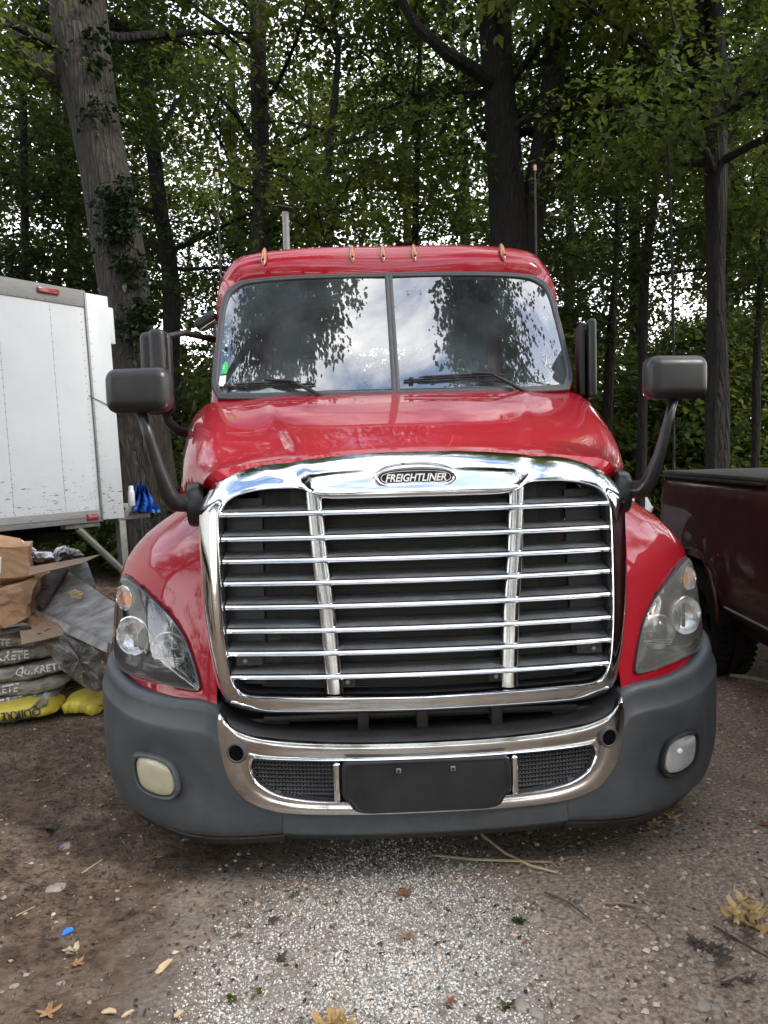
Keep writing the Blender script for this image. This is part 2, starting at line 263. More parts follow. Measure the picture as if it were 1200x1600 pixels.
class MB:
    def __init__(s): s.V = []; s.F = []
    def add(s, V, Fc):
        n = len(s.V); s.V += [Vector(v) for v in V]; s.F += [tuple(i+n for i in f) for f in Fc]; return s
    def grid(s, rows, closeu=False, closev=False):
        n = len(rows); k = len(rows[0]); V = [p for r in rows for p in r]; Fc = []
        for i in range(n if closev else n-1):
            for j in range(k if closeu else k-1):
                a, b = i*k+j, i*k+(j+1) % k; c, d = ((i+1) % n)*k+(j+1) % k, ((i+1) % n)*k+j
                Fc.append((a, b, c, d))
        return s.add(V, Fc)
    def cap(s, ring):
        return s.add(ring, [tuple(range(len(ring)))])
    def fan(s, ring, c=None):
        c = c or sum((Vector(p) for p in ring), Vector())/len(ring); n = len(ring)
        return s.add(list(ring)+[c], [(i, (i+1) % n, n) for i in range(n)])
    def box(s, x0, x1, y0, y1, z0, z1, bev=0, seg=2, mtx=None):
        bm = bmesh.new(); bmesh.ops.create_cube(bm, size=1)
        for v in bm.verts: v.co = Vector(((x0+x1)/2+v.co.x*(x1-x0), (y0+y1)/2+v.co.y*(y1-y0), (z0+z1)/2+v.co.z*(z1-z0)))
        if bev: bmesh.ops.bevel(bm, geom=list(bm.edges), offset=bev, segments=seg, profile=.5, affect='EDGES')
        if mtx: bmesh.ops.transform(bm, matrix=mtx, verts=bm.verts)
        bm.verts.index_update(); s.add([v.co.copy() for v in bm.verts], [[v.index for v in f.verts] for f in bm.faces]); bm.free(); return s
    def tube(s, pts, rad, n=10, cap=True, ell=1.0):
        pts = [Vector(p) for p in pts]; rads = rad if isinstance(rad, (list, tuple)) else [rad]*len(pts); rows = []; up = Vector((0, 0, 1))
        t0 = (pts[1]-pts[0]).normalized(); u = t0.orthogonal().normalized()
        for i, p in enumerate(pts):
            t = (pts[min(i+1, len(pts)-1)]-pts[max(i-1, 0)]).normalized(); u = (u-t*u.dot(t)).normalized(); w = t.cross(u)
            rows.append([p+(u*math.cos(a)+w*math.sin(a)*ell)*rads[i] for a in [2*PI*j/n for j in range(n)]])
        s.grid(rows, closeu=True)
        if cap: s.cap(rows[0]); s.cap(rows[-1])
        return s
    def lathe(s, prof, n=24, mtx=None):
        rows = [[Vector((r*math.cos(2*PI*j/n), r*math.sin(2*PI*j/n), z)) for j in range(n)] for r, z in prof]
        if mtx: rows = [[mtx @ p for p in r] for r in rows]
        return s.grid(rows, closeu=True)
    def build(s, name, m_, parent=None, smooth=True, sharp=35, weld=1e-5):
        me = bpy.data.meshes.new(name); me.from_pydata([tuple(v) for v in s.V], [], s.F)
        bm = bmesh.new(); bm.from_mesh(me); bmesh.ops.remove_doubles(bm, verts=bm.verts, dist=weld)
        bmesh.ops.recalc_face_normals(bm, faces=bm.faces); bm.to_mesh(me); bm.free(); me.materials.append(M[m_])
        me.polygons.foreach_set('use_smooth', [smooth]*len(me.polygons))
        if smooth and sharp: me.set_sharp_from_angle(angle=R(sharp))
        me.update(); return link(name, me, parent)
def tag(o, label=None, cat=None, group=None, kind=None):
    if label: o['label'] = label
    if cat: o['category'] = cat
    if group: o['group'] = group
    if kind: o['kind'] = kind
    return o
def empty(name, loc, label, cat, group=None, rz=0):
    o = bpy.data.objects.new(name, None); COL.objects.link(o); o.location = loc; o.rotation_euler = (0, 0, rz); o.empty_display_size = .2
    return tag(o, label, cat, group)
def text(name, s, size, m_, parent, mtx, ext=.001, shear=0, bold=0.0, xs=1.0, align='CENTER'):
    cu = bpy.data.curves.new(name, 'FONT'); cu.body = s; cu.size = size; cu.extrude = ext; cu.shear = shear; cu.offset = bold; cu.align_x = align; cu.align_y = 'CENTER'; cu.resolution_u = 3
    t = bpy.data.objects.new(name, cu); COL.objects.link(t); bpy.context.view_layer.update()
    me = bpy.data.meshes.new_from_object(t.evaluated_get(bpy.context.evaluated_depsgraph_get())); bpy.data.objects.remove(t)
    me.name = name; me.transform(mtx @ Matrix.Diagonal((xs, 1, 1, 1))); me.materials.clear(); me.materials.append(M[m_])
    return link(name, me, parent)
def lerp(a, b, t): return a+(b-a)*t
def sm(t): t = max(0, min(1, t)); return t*t*(3-2*t)
def interp(tab, x):
    if x <= tab[0][0]: return tab[0][1]
    for (a, b), (c, d) in zip(tab, tab[1:]):
        if x <= c: return b+(d-b)*(x-a)/(c-a)
    return tab[-1][1]
def resample(poly, n, closed=True, smooth=0):
    P = [Vector((p[0], p[1])) for p in poly]
    if closed: P = P+[P[0]]
    L = [0]
    for a, b in zip(P, P[1:]): L.append(L[-1]+(b-a).length)
    out = []; T = L[-1]; j = 0
    for i in range(n):
        s = T*i/(n if closed else n-1)
        while j < len(L)-2 and L[j+1] < s: j += 1
        out.append(P[j].lerp(P[j+1], (s-L[j])/max(1e-9, L[j+1]-L[j])))
    for _ in range(smooth):
        out = [(out[i-1]+out[i]*2+out[(i+1) % n])/4 if closed or 0 < i < n-1 else out[i] for i in range(n)]
    return out
def mirror(h): return h+[(-x, z) for x, z in reversed(h) if abs(x) > 1e-6]
YAX = Matrix.Rotation(R(90), 4, 'X')     # text plane XY -> XZ facing -Y
def gz(x, y):
    d = math.hypot(x, y-1)
    a = .012*math.sin(1.7*x+.6)*math.cos(1.3*y+.2)+.008*math.sin(3.9*x+2.1*y)
    return a*min(1, .4+abs(y)*.3)+.0035*max(0, d-9)*math.sin(.21*x+1)*math.cos(.17*y)*3 - .004
# ================================================================== SEMI TRUCK
truck = empty('semi_truck', (0.004, 0, 0), 'red semi truck with a big chrome grille and a dark grey bumper', 'truck')
T = truck
def YB(x, A=1.385, D=.50):
    a = min(abs(x), A*.9999)/A
    return D*(1-max(0, 1-a**3)**(1/2.2)) + .05*(abs(x)/.78)**2
def Yg(x, z): return .03+(z-.8)*.14+.06*(x/.75)**2
def crom(P, k):
    out = []
    n = len(P)
    for i in range(n-1):
        p0, p1, p2, p3 = P[max(i-1, 0)], P[i], P[i+1], P[min(i+2, n-1)]
        for j in range(k):
            t = j/k; q = []
            for a in range(len(p1)):
                q.append(.5*(2*p1[a]+(p2[a]-p0[a])*t+(2*p0[a]-5*p1[a]+4*p2[a]-p3[a])*t*t+(3*p1[a]-p0[a]-3*p2[a]+p3[a])*t**3))
            out.append(tuple(q))
    out.append(tuple(P[-1])); return out
def fullring(half, k=4):
    h = crom(half, k); return h+[(-p[0],)+tuple(p[1:]) for p in reversed(h[1:-1])]
# ---- chrome grille surround
GO = [(0, 1.702), (.20, 1.700), (.43, 1.684), (.60, 1.670), (.70, 1.653), (.785, 1.622), (.838, 1.57), (.865, 1.49), (.870, 1.40), (.864, 1.15), (.85, 1.03), (.828, .90), (.805, .80), (.787, .747), (.757, .712), (.69, .697), (.50, .692), (0, .690)]
GI = [(0, 1.512), (.18, 1.512), (.355, 1.516), (.43, 1.55), (.49, 1.557), (.60, 1.553), (.695, 1.532), (.740, 1.495), (.756, 1.44), (.754, 1.25), (.745, 1.03), (.731, .90), (.718, .845), (.695, .805), (.65, .787), (.54, .782), (.35, .778), (0, .773)]
go, gi = fullring(GO, 5), fullring(GI, 5)
def frame_ring(t, dy):
    out = []
    for (xo, zo), (xi, zi) in zip(go, gi):
        x = lerp(xi, xo, t); z = lerp(zi, zo, t)
        if 1.50 < zi < 1.553 and abs(xo) < .5:      # the lip dips round the badge, the band above stays continuous
            z = lerp(zi, 1.553+.30*(zo-1.553), t/.30) if t < .30 else lerp(1.553, zo, t)
        w = sm((zi-1.44)/.09)*sm((zo-1.45)/.15); side = sm((abs(xo)-.6)/.2)*(1-w)
        out.append(Vector((x, Yg(x, z)+dy[0]*w+dy[1]*side+dy[2]*(1-w)*(1-side), z)))
    return out
prof = [(0, (.10, .10, .10)), (0, (.03, .03, .03)), (-.0, (.004, .004, .004)), (.03, (-.010, -.012, -.012)), (.08, (-.014, -.018, -.016)), (.13, (-.006, -.012, -.008)), (.18, (.004, -.006, -.004)), (.32, (.020, -.002, -.002)), (.48, (.044, .008, .002)), (.62, (.070, .022, .006)), (.75, (.102, .040, .014)), (.86, (.138, .062, .028)), (.94, (.172, .088, .05)), (1.0, (.215, .13, .09)), (1.0, (.24, .20, .14)), (.985, (.30, .34, .16))]
mb = MB(); mb.grid([frame_ring(t, dy) for t, dy in prof[1:]], closeu=True)
mb.build('grille_surround', 'chrome', T, sharp=60)
mb = MB(); mb.grid([frame_ring(t, dy) for t, dy in [(-.02, (.16, .16, .16)), (-.02, (.09, .09, .09)), (0, (.028, .028, .028))]], closeu=True); mb.build('grille_reveal', 'inner', T)
def gslab(name, m_, x0, x1, z0, z1, dy, n=12, par=T, y0=None):
    rows = [[Vector((lerp(x0, x1, i/n), (Yg(lerp(x0, x1, i/n), z)+dy) if y0 is None else y0, z)) for i in range(n+1)] for z in [lerp(z0, z1, j/8) for j in range(9)]]
    return MB().grid(rows).build(name, m_, par)
# slats
for k, z in enumerate((1.465, 1.371, 1.286, 1.201, 1.112, 1.023, .938, .850)):
    hw = interp([(.84, .722), (.95, .737), (1.1, .744), (1.47, .758)], z); rows = []
    for i in range(41):
        x = lerp(-hw, hw, i/40); e = 1-.0*abs(i-20)/20; y = Yg(x, z)
        pr = [(-.001, -.0125), (-.009, -.0095), (-.014, -.001), (-.011, .006), (-.003, .0095), (.004, .010), (.004, -.0125)]
        rows.append([Vector((x, y+a, z+b)) for a, b in pr])
    sl_ = MB().grid(rows, closeu=True).cap(rows[0]).cap(rows[-1]).build('grille_slat', 'chrome2' if k > 3 else 'chrome', T, sharp=50)
    rows = [[Vector((x, Yg(x, z)+a, z+b)) for a, b in ((.002, .0088), (.03, .016), (.085, .027), (.086, .020), (.004, -.004))] for x in [lerp(-hw, hw, i/40) for i in range(41)]]
    MB().grid(rows, closeu=True).build('slat_blade', 'blade', sl_, sharp=40)
for s in (-1, 1):
    rows = []
    for i in range(60):
        z = lerp(.784, 1.545, i/59); xc = interp([(.79, .333), (1.07, .352), (1.29, .377), (1.54, .395)], z)
        rows.append([Vector((s*xc+.037*math.cos(a), Yg(xc, z)+.030-.034*math.sin(a), z)) for a in [PI*j/10 for j in range(11)]])
    MB().grid(rows).build('grille_bar', 'chrome3', T, sharp=0)
    gslab('grille_side_panel', 'inner', s*.605, s*.75, .80, 1.52, .085, 6)
    # little brackets with screws at the lower corners
    b = MB().box(s*.66-.05, s*.66+.05, .115, .13, .885, .925, .004).build('screw_bracket', 'inner', T)
    MB().lathe([(0, .0), (.008, 0), (.008, -.006), (0, -.006)], 10, Matrix.Translation((s*.675, .108, .905)) @ Matrix.Rotation(R(90), 4, 'X')).build('screw', 'rivet', b)
    b = MB().box(s*.285-.03, s*.285+.03, .075, .09, .797, .84, .004).build('screw_bracket', 'black', T)
    MB().lathe([(0, .0), (.008, 0), (.008, -.006), (0, -.006)], 10, Matrix.Translation((s*.285, .073, .818)) @ Matrix.Rotation(R(90), 4, 'X')).build('screw', 'rivet', b)
gslab('insect_screen', 'screen', -.62, .62, .77, 1.57, .10, 20)
# radiator pack behind the screen
rad = MB().box(-.56, .56, .34, .42, .72, 1.58, .01).build('radiator', 'dark', T)
f = MB()
for i in range(84): f.box(-.43, .43, .325, .338, .735+i*.01, .738+i*.01)
f.build('cooling_fins', 'steel', rad, smooth=False)
for s in (-1, 1):
    t = MB().box(s*.46-.035, s*.46+.035, .25, .33, .76, 1.56, .008); t.build('radiator_tank', 'steel', T)
    for z in (1.365, .94): MB().lathe([(.012, 0), (.022, 0), (.024, .02), (.010, .02), (.012, 0)], 18, Matrix.Translation((s*.535, .25, z)) @ Matrix.Rotation(R(90), 4, 'X')).build('tank_bolt', 'steel', T)
# badge
def pill(hx, hz, n=48, y=0, cx=0, cz=0, p=2.6):
    out = []
    for j in range(n):
        a = 2*PI*j/n; c, s = math.cos(a), math.sin(a)
        out.append(Vector((cx+hx*math.copysign(abs(c)**(2/p), c), y+Yg(0, cz)*0, cz+hz*math.copysign(abs(s)**(2/p), s))))
    return out
BZ = 1.588; by = Yg(0, BZ)
badge = MB().grid([pill(.170, .058, y=by+.052, cz=BZ, p=2.2), pill(.163, .050, y=by+.012, cz=BZ, p=2.2), pill(.155, .043, y=by-.004, cz=BZ, p=2.3), pill(.147, .036, y=by-.005, cz=BZ, p=2.5), pill(.141, .031, y=by+.004, cz=BZ)], closeu=True)
badge = badge.build('badge', 'chrome', T, sharp=0)
MB().fan(pill(.141, .031, y=by+.004, cz=BZ)).build('badge_face', 'black', badge)
MB().tube([p for p in pill(.134, .026, y=by+.002, cz=BZ)]+[pill(.134, .026, y=by+.002, cz=BZ)[0]], .0014, 6, cap=False).build('badge_ring', 'logo_white', badge)
def fit_text(name, s, w, h, m_, parent, base, shear=.25, bold=.0, ext=.001):
    o = text(name, s, 1.0, m_, parent, Matrix.Identity(4), ext=ext, shear=shear, bold=bold)
    xs = [v.co.x for v in o.data.vertices]; ys = [v.co.y for v in o.data.vertices]
    cx, cyy = (min(xs)+max(xs))/2, (min(ys)+max(ys))/2
    o.data.transform(base @ Matrix.Diagonal((w/(max(xs)-min(xs)), h/(max(ys)-min(ys)), 1, 1)) @ Matrix.Translation((-cx, -cyy, 0))); return o
fit_text('badge_lettering', 'FREIGHTLINER', .234, .030, 'logo_white', badge, Matrix.Translation((0, by+.001, BZ)) @ YAX, .28, .022, ext=.0016)
# ---- hood
def zc(Y): return interp([(.30, 1.694), (.36, 1.712), (.45, 1.752), (.6, 1.812), (.8, 1.876), (1.0, 1.932), (1.2, 1.980), (1.45, 2.03)], Y)
def hw_(Y): return interp([(.3, .882), (.42, .93), (.6, .985), (.85, 1.045), (1.1, 1.095), (1.45, 1.15)], Y)
def hood_section(Y, off=0):
    w = hw_(Y)-off; r = interp([(.3, .135), (.5, .16), (.8, .19), (1.1, .21), (1.4, .21)], Y); crn = interp([(.3, .088), (.6, .055), (.9, .033), (1.4, .014)], Y)
    xc = interp([(.3, .430), (1.4, .70)], Y); bw = .055; dish = interp([(.3, 0), (.45, .003), (1.0, .014), (1.4, .010)], Y)
    def H(x):
        st = max(0, min(1, (x-xc)/bw)); z = zc(Y)-crn*x*x-.024*st*sm((Y-.28)/.2)*interp([(.6, 1), (1.4, .3)], Y)-.004*st
        z -= .004*math.exp(-((x-xc)/.008)**2)
        if x > xc+bw and w-r > xc+bw: z -= dish*math.sin(PI*min(1, (x-xc-bw)/(w-r*.5-xc-bw)))
        if .02 < Y-.36 < .14 and False: z += 0
        return z-off
    xs = [xc*i/8 for i in range(8)]+[xc+bw*i/4 for i in range(5)]
    a = xc+bw; b = max(a+.02, w-r); xs += [lerp(a, b, i/6) for i in range(1, 7)]
    P = [(x, H(x)) for x in xs]; zs = H(b); rr = w-b
    for i in range(1, 13):
        q = PI/2*i/12; P.append((b+rr*math.sin(q)**.92, zs-r*1.25*(1-math.cos(q)**1.0)))
    ze = P[-1][1]
    for i in range(1, 9): P.append((w+.012*math.sin(PI*i/8)+.03*(i/8), lerp(ze, 1.22, i/8)))
    P = P+[]; return [Vector((-x, Y, z)) for x, z in reversed(P[1:])]+[Vector((x, Y, z)) for x, z in P]
Ys = [.30, .31, .33, .36, .40, .44, .455, .47, .52]+[.52+.93*i/18 for i in range(1, 19)]
rows = [hood_section(Y) for Y in Ys]
for j, p in enumerate(rows[0]): rows[0][j] = Vector((p.x*.955, p.y-.03, p.z-.03 if p.z > 1.4 else p.z))
for r_, Y in zip(rows, Ys):
    for p in r_: p.y += max(0, .45-.6*(Y-.3))*sm((1.60-p.z)/.16)*(1 if Y < .9 else 0)
# the front edge follows the plan curve of the surround
for r_, Y in zip(rows, Ys):
    k = 1-sm((Y-.3)/.5)
    for p in r_: p.y += .05*k*(p.x/.85)**2*(1 if p.z > 1.5 else .6)
MB().grid(rows).build('hood', 'red', T, sharp=18)
for s in (-1, 1):     # raised seam lines across the nose of the hood
    pts = []
    for i in range(9):
        x = s*lerp(.145, .19, i/8); Y = lerp(.31, .46, i/8); pts.append((x, Y+.003, zc(Y)-.08*x*x+.000))
    MB().tube(pts, .0022, 6).build('hood_seam', 'redflat', T)
# ---- fenders
AF, DF = 1.355, .54
fz = [.62, .66, .70, .74, .78, .84, .90, .96, 1.02, 1.08, 1.14, 1.18, 1.22, 1.26, 1.30, 1.34, 1.38, 1.42, 1.45, 1.475, 1.495, 1.51, 1.52]
def xo(z): return (1+.042*sm((1.52-z)/.35))*interp([(.62, 1.25), (.74, 1.285), (.9, 1.30), (1.02, 1.30), (1.15, 1.29), (1.22, 1.272), (1.28, 1.245), (1.34, 1.205), (1.40, 1.145), (1.45, 1.08), (1.49, 1.0), (1.52, .90)], z)
def lean(z): return .05+.34*(z-.77)+(1.3*(z-1.17)**2 if z > 1.17 else 0)
fz = [z for a, b in zip(fz, fz[1:]) for z in (a, a+(b-a)/3, a+2*(b-a)/3)]+[fz[-1]]
HLo = [(1.235, 1.177), (1.195, 1.172), (1.10, 1.122), (.99, 1.04), (.93, .965), (.894, .88), (.858, .766), (.935, .769), (1.09, .784), (1.20, .785), (1.262, .80), (1.288, .85), (1.292, .93), (1.284, 1.03), (1.266, 1.12)]
HLo = [(.858+(a-.858)*1.13, b) for a, b in HLo]
def inpoly(x, z, P):
    c = False
    for (a, b), (d, e) in zip(P, P[1:]+P[:1]):
        if (b > z) != (e > z) and x < (d-a)*(z-b)/(e-b)+a: c = not c
    return c
_cx = sum(p[0] for p in HLo)/len(HLo); _cz = sum(p[1] for p in HLo)/len(HLo)
HLs = [(_cx+(a-_cx)*.945, _cz+(b-_cz)*.945) for a, b in HLo]
for s in (-1, 1):
    rows = []
    for z in fz:
        A = xo(z); row = []; xi = .80
        ph0 = math.asin(min(1, (xi/A))**1.25)
        for i in range(70):
            ph = lerp(ph0, PI/2, i/69); x = A*math.sin(ph)**.8; Y = DF*(1-math.cos(ph)**(2/2.2))+.05*(x/.78)**2+lean(z)
            if inpoly(x, z, HLs): Y += .15
            row.append(Vector((s*x, Y, z)))
        Ye = row[-1].y
        for i in range(1, 15): row.append(Vector((s*(A-.02*i/14), lerp(Ye, 1.95, i/14), z)))
        rows.append(row)
    rows.append([Vector((p.x*.93, p.y, 1.523)) for p in rows[-1]])
    g = MB().grid(rows)
    keep = []
    for f_ in g.F:
        c = sum((g.V[i] for i in f_), Vector())/4
        if abs(c.x) > 1.0 and c.y > .5 and math.hypot(c.y-1.30, c.z-.5) < .66: continue
        keep.append(f_)
    g.F = keep; g.build('fender', 'red', T, sharp=0)
    # liner
    rows = [[Vector((s*x, 1.30+.66*math.cos(a), .5+.66*math.sin(a))) for x in (.8, 1.27)] for a in [PI*1.02*i/20 for i in range(21)]]
    MB().grid(rows).build('wheel_arch_liner', 'dark', T)
# ---- headlights
def Yf(x, z):
    A = 1.364; a = min(abs(x), A*.9995)/A
    return DF*(1-max(0, 1-a**2.5)**(1/2.2))+.05*(abs(x)/.78)**2+lean(z)
def inner_pts(P, d):
    n = len(P); out = []
    for i in range(n):
        t = (P[(i+1) % n]-P[i-1]).normalized(); nrm = Vector((-t.y, t.x)); out.append(P[i]+nrm*d)
    return out
base2 = resample(HLo, 72, smooth=2)
cen2 = sum(base2, Vector((0, 0)))/len(base2)
area = sum(a.x*b.y-b.x*a.y for a, b in zip(base2, base2[1:]+base2[:1]))
sg = 1 if area > 0 else -1
def hl_ring(s, scale, dy, inset=0):
    P = inner_pts(base2, sg*inset) if inset else base2
    out = []
    for p in P:
        q = cen2+(p-cen2)*scale; b = .030*(1-scale**2)
        out.append(Vector((s*q.x, Yf(q.x, q.y)+dy-b, q.y)))
    return out
for s in (-1, 1):
    hl = MB().grid([hl_ring(s, 1.0, .10), hl_ring(s, 1.0, -.004), hl_ring(s, .985, -.010), hl_ring(s, .95, -.008), hl_ring(s, .93, .012)], closeu=True).build('headlight', 'hl_rim', T)
    rings = [hl_ring(s, k, d) for k, d in ((.935, .004), (.90, .04), (.84, .075), (.7, .10), (.5, .11), (.3, .115), (.12, .118))]
    MB().grid(rings, closeu=True).fan(rings[-1]).build('headlight_bezel', 'hl_dark', hl)
    rings = [hl_ring(s, k, -.014) for k in (.985, .93, .85, .75, .62, .5, .38, .25, .12)]
    MB().grid(rings, closeu=True).fan(rings[-1]).build('headlight_lens', 'lens' if s < 0 else 'lens_hazy', hl)
    def placed(x, z, dy, yaw=.0, tilt=0):
        return Matrix.Translation((s*x, Yf(x, z)+dy, z)) @ Matrix.Rotation(s*yaw, 4, 'Z') @ Matrix.Rotation(R(90)+tilt, 4, 'X')
    for x, z, r, kind, yaw in ((1.262, 1.078, .053, 'turn', .62), (1.205, .932, .082, 'high', .40), (1.020, .900, .072, 'low', .15)):
        mtx = placed(x, z, .032 if kind != 'turn' else .03, yaw)
        b = MB().lathe([(r*1.05, -.01), (r*1.06, .008), (r, .012), (r*.96, .004), (r*.85, -.02), (r*.6, -.038), (r*.3, -.046), (0.001, -.048)], 36, mtx).build('lamp_reflector', 'reflector', hl, sharp=50)
        MB().tube([mtx @ Vector((r*1.02*math.cos(a), r*1.02*math.sin(a), .012)) for a in [2*PI*i/40 for i in range(41)]], .0028, 6, cap=False).build('lamp_ring', 'chrome', hl)
        if kind == 'turn':
            MB().lathe([(0.001, .012), (r*.45, .010), (r*.55, -.01), (r*.35, -.03)], 20, mtx @ Matrix.Translation((0, -.012, -.015))).build('turn_bulb', 'orange', hl)
        elif kind == 'high':
            MB().lathe([(0.001, .022), (.010, .016), (.012, 0), (.012, -.04)], 14, mtx).build('high_beam_bulb', 'bulb', hl)
            MB().box(-.012, .012, -.055, .055, -.012, -.006, .002, 1, mtx).build('beam_shield', 'chrome2', hl)
        else:
            MB().lathe([(0.001, .034), (r*.35, .030), (r*.65, .020), (r*.88, .004), (r*.92, -.01)], 30, mtx).build('projector_glass', 'bulb', hl)
            MB().lathe([(0.001, -.02), (r*.9, -.02)], 24, mtx).build('projector_cup', 'hl_dark', hl)
            w = MB(); 
            pts = [Vector((r*.97*math.cos(a), r*.97*math.sin(a), .018)) for a in [PI+R(25)+(PI-R(50))*i/12 for i in range(13)]]
            w.add([mtx @ p for p in pts], [tuple(range(13))]); w.add([mtx @ (p+Vector((0, 0, -.006))) for p in pts], [tuple(range(13))]); w.build('projector_trim', 'fogclear', hl, smooth=False)
            w = MB()
            for sd_ in (-1, 1):
                for q in range(3): w.box(sd_*r*.55-.014, sd_*r*.55+.014, -r*(.52+.14*q)-.002, -r*(.52+.14*q)+.002, .018, .0215, 0, 1, mtx)
            w.tube([mtx @ Vector((-r*.5, -r*.45, .0185)), mtx @ Vector((r*.5, -r*.45, .0185))], .0016, 5).build('projector_trim_ribs', 'hl_rim', hl, smooth=False)
    MB().box(1.05-.03, 1.05+.03, 0, .006, -.004, .006, .001, 1, Matrix.Translation((0, Yf(1.05, .81)+.02, .825)) if s > 0 else Matrix.Translation((-2.1, Yf(1.05, .81)+.02, .825))).build('bezel_tab', 'hl_rim', hl)
    MB().tube([Vector((s*x, Yf(x, z)-.0, z)) for x, z in ((1.330, .90), (1.335, .95), (1.334, 1.0))], .004, 6).build('side_marker', 'orange', hl)
# ---- bumper
CO = [(0, .605), (.25, .607), (.45, .613), (.60, .624), (.68, .640), (.735, .664), (.770, .700), (.789, .700), (.794, .64), (.786, .56), (.766, .48), (.735, .42), (.68, .37), (.60, .342), (.5, .331), (.25, .328), (0, .328)]
CI = [(0, .535), (.2, .535), (.4, .536), (.5, .536), (.58, .536), (.62, .536), (.645, .535), (.655, .522), (.656, .505), (.65, .482), (.635, .455), (.605, .43), (.56, .41), (.50, .398), (.40, .388), (.2, .385), (0, .385)]
co, ci = fullring(CO, 4), fullring(CI, 4)
def bring(t, dy):
    return [Vector((lerp(a[0], b[0], t), YB(lerp(a[0], b[0], t))+dy, lerp(a[1], b[1], t))) for a, b in zip(ci, co)]
mb = MB().grid([bring(t, d) for t, d in ((0, .06), (0, .004), (.04, -.010), (.10, -.015), (.17, -.010), (.25, -.009), (.4, -.013), (.6, -.016), (.75, -.0155), (.84, -.013), (.90, -.010), (.94, -.010), (.97, -.002), (1.0, .014), (1.0, .06))], closeu=True)
bump = mb.build('chrome_bumper', 'chrome2', T, sharp=60)
rows = [[Vector((x, YB(x)+dy, interp([(0, .605), (.45, .611), (.6, .622), (.735, .66), (.785, .70)], abs(x))+dz)) for x in [lerp(-.785, .785, i/40) for i in range(41)]] for dy, dz in ((.0, -.006), (.014, .006), (.04, .012), (.15, .016), (.16, -.06))]
MB().grid(rows).build('bumper_top_step', 'black', T)
for s in (-1, 1):
    mtx = Matrix.Translation((s*.715, YB(.715)-.016, .566)) @ Matrix.Rotation(s*R(16), 4, 'Z') @ Matrix.Rotation(R(90), 4, 'X')
    h = MB().lathe([(.040, -.01), (.040, .004), (.034, .007), (.030, .004), (.030, -.03)], 30, mtx).build('tow_hole_ring', 'rubber', T)
    MB().lathe([(.030, .0035), (.001, .0035)], 30, mtx).build('tow_hole_shade', 'void', h)  # black disc on the uncut chrome, painted in place of the hole's shade
    MB().box(-.013, .013, -.02, .04, .388, .534, .008, 3, Matrix.Translation((s*.335, YB(.33)-.0, 0))).build('bumper_post', 'chrome', T)
    # lower air intake: screen with ribs
    rows = [[Vector((s*x, YB(x)+.035, z)) for x in [lerp(.30, .66, i/10) for i in range(11)]] for z in (.38, .54)]
    ins = MB().grid(rows).build('air_intake', 'black', T)
    w = MB()
    for k in range(9):
        z = .397+k*.0158
        w.grid([[Vector((s*x, YB(x)+dy, z+dz)) for x in [lerp(.30, .66, i/10) for i in range(11)]] for dy, dz in ((.034, -.004), (.026, -.002), (.026, .002), (.034, .004))])
        for i in range(26): w.box(s*(.31+i*.0135)-.003, s*(.31+i*.0135)+.003, YB(.31+i*.0135)+.024, YB(.31+i*.0135)+.034, z+.003, z+.009)
    w.build('intake_ribs', 'rubber', ins, smooth=False)
pl = [(-.315, .540), (.315, .540), (.318, .41), (.290, .388), (.278, .356), (.225, .345), (-.225, .345), (-.278, .356), (-.290, .388), (-.318, .41)]
bm_ = MB(); P2 = resample(pl, 90, smooth=1)
bm_.grid([[Vector((p.x*k, y, .445+(p.y-.445)*k)) for p in P2] for k, y in ((1, -.005), (1, -.026), (.99, -.030), (.95, -.031), (.94, -.027), (.5, -.026), (.1, -.026), (.001, -.026))], closeu=True)
plate = bm_.build('plate_holder', 'plate', T)
for x in (-.105, .098):
    b = MB().box(x-.009, x+.009, -.035, -.027, .498, .516, .003).build('plate_bolt', 'boxrail', plate)
    MB().lathe([(0.0005, .004), (.005, .004), (.006, 0)], 12, Matrix.Translation((x, -.036, .507)) @ Matrix.Rotation(R(90), 4, 'X')).build('bolt_head', 'steel', b)
def ztop(x, Y):
    if Y > .45: return interp([(.45, .795), (.62, .835), (.8, .83), (1.1, .78)], Y)
    return interp([(.5, .60), (.75, .62), (.785, .690), (.80, .715), (.83, .730), (.9, .738), (1.0, .735), (1.1, .740), (1.2, .752), (1.28, .775), (1.33, .795)], x)
def zbot(x): return interp([(.5, .238), (.75, .205), (1.0, .180), (1.38, .175)], x)
def plan(n):
    A, D = 1.385, .50; out = []
    ph0 = math.asin((.55/A)**1.5)
    for i in range(n):
        ph = lerp(ph0, PI/2, i/(n-1)); x = A*math.sin(ph)**(2/3); out.append((x, D*(1-math.cos(ph)**(2/2.2))+.05*(x/.78)**2))
    for i in range(1, 9): out.append((A-.03*i/8, lerp(out[n-1][1], 1.0, i/8)))
    return out
PL = plan(44)
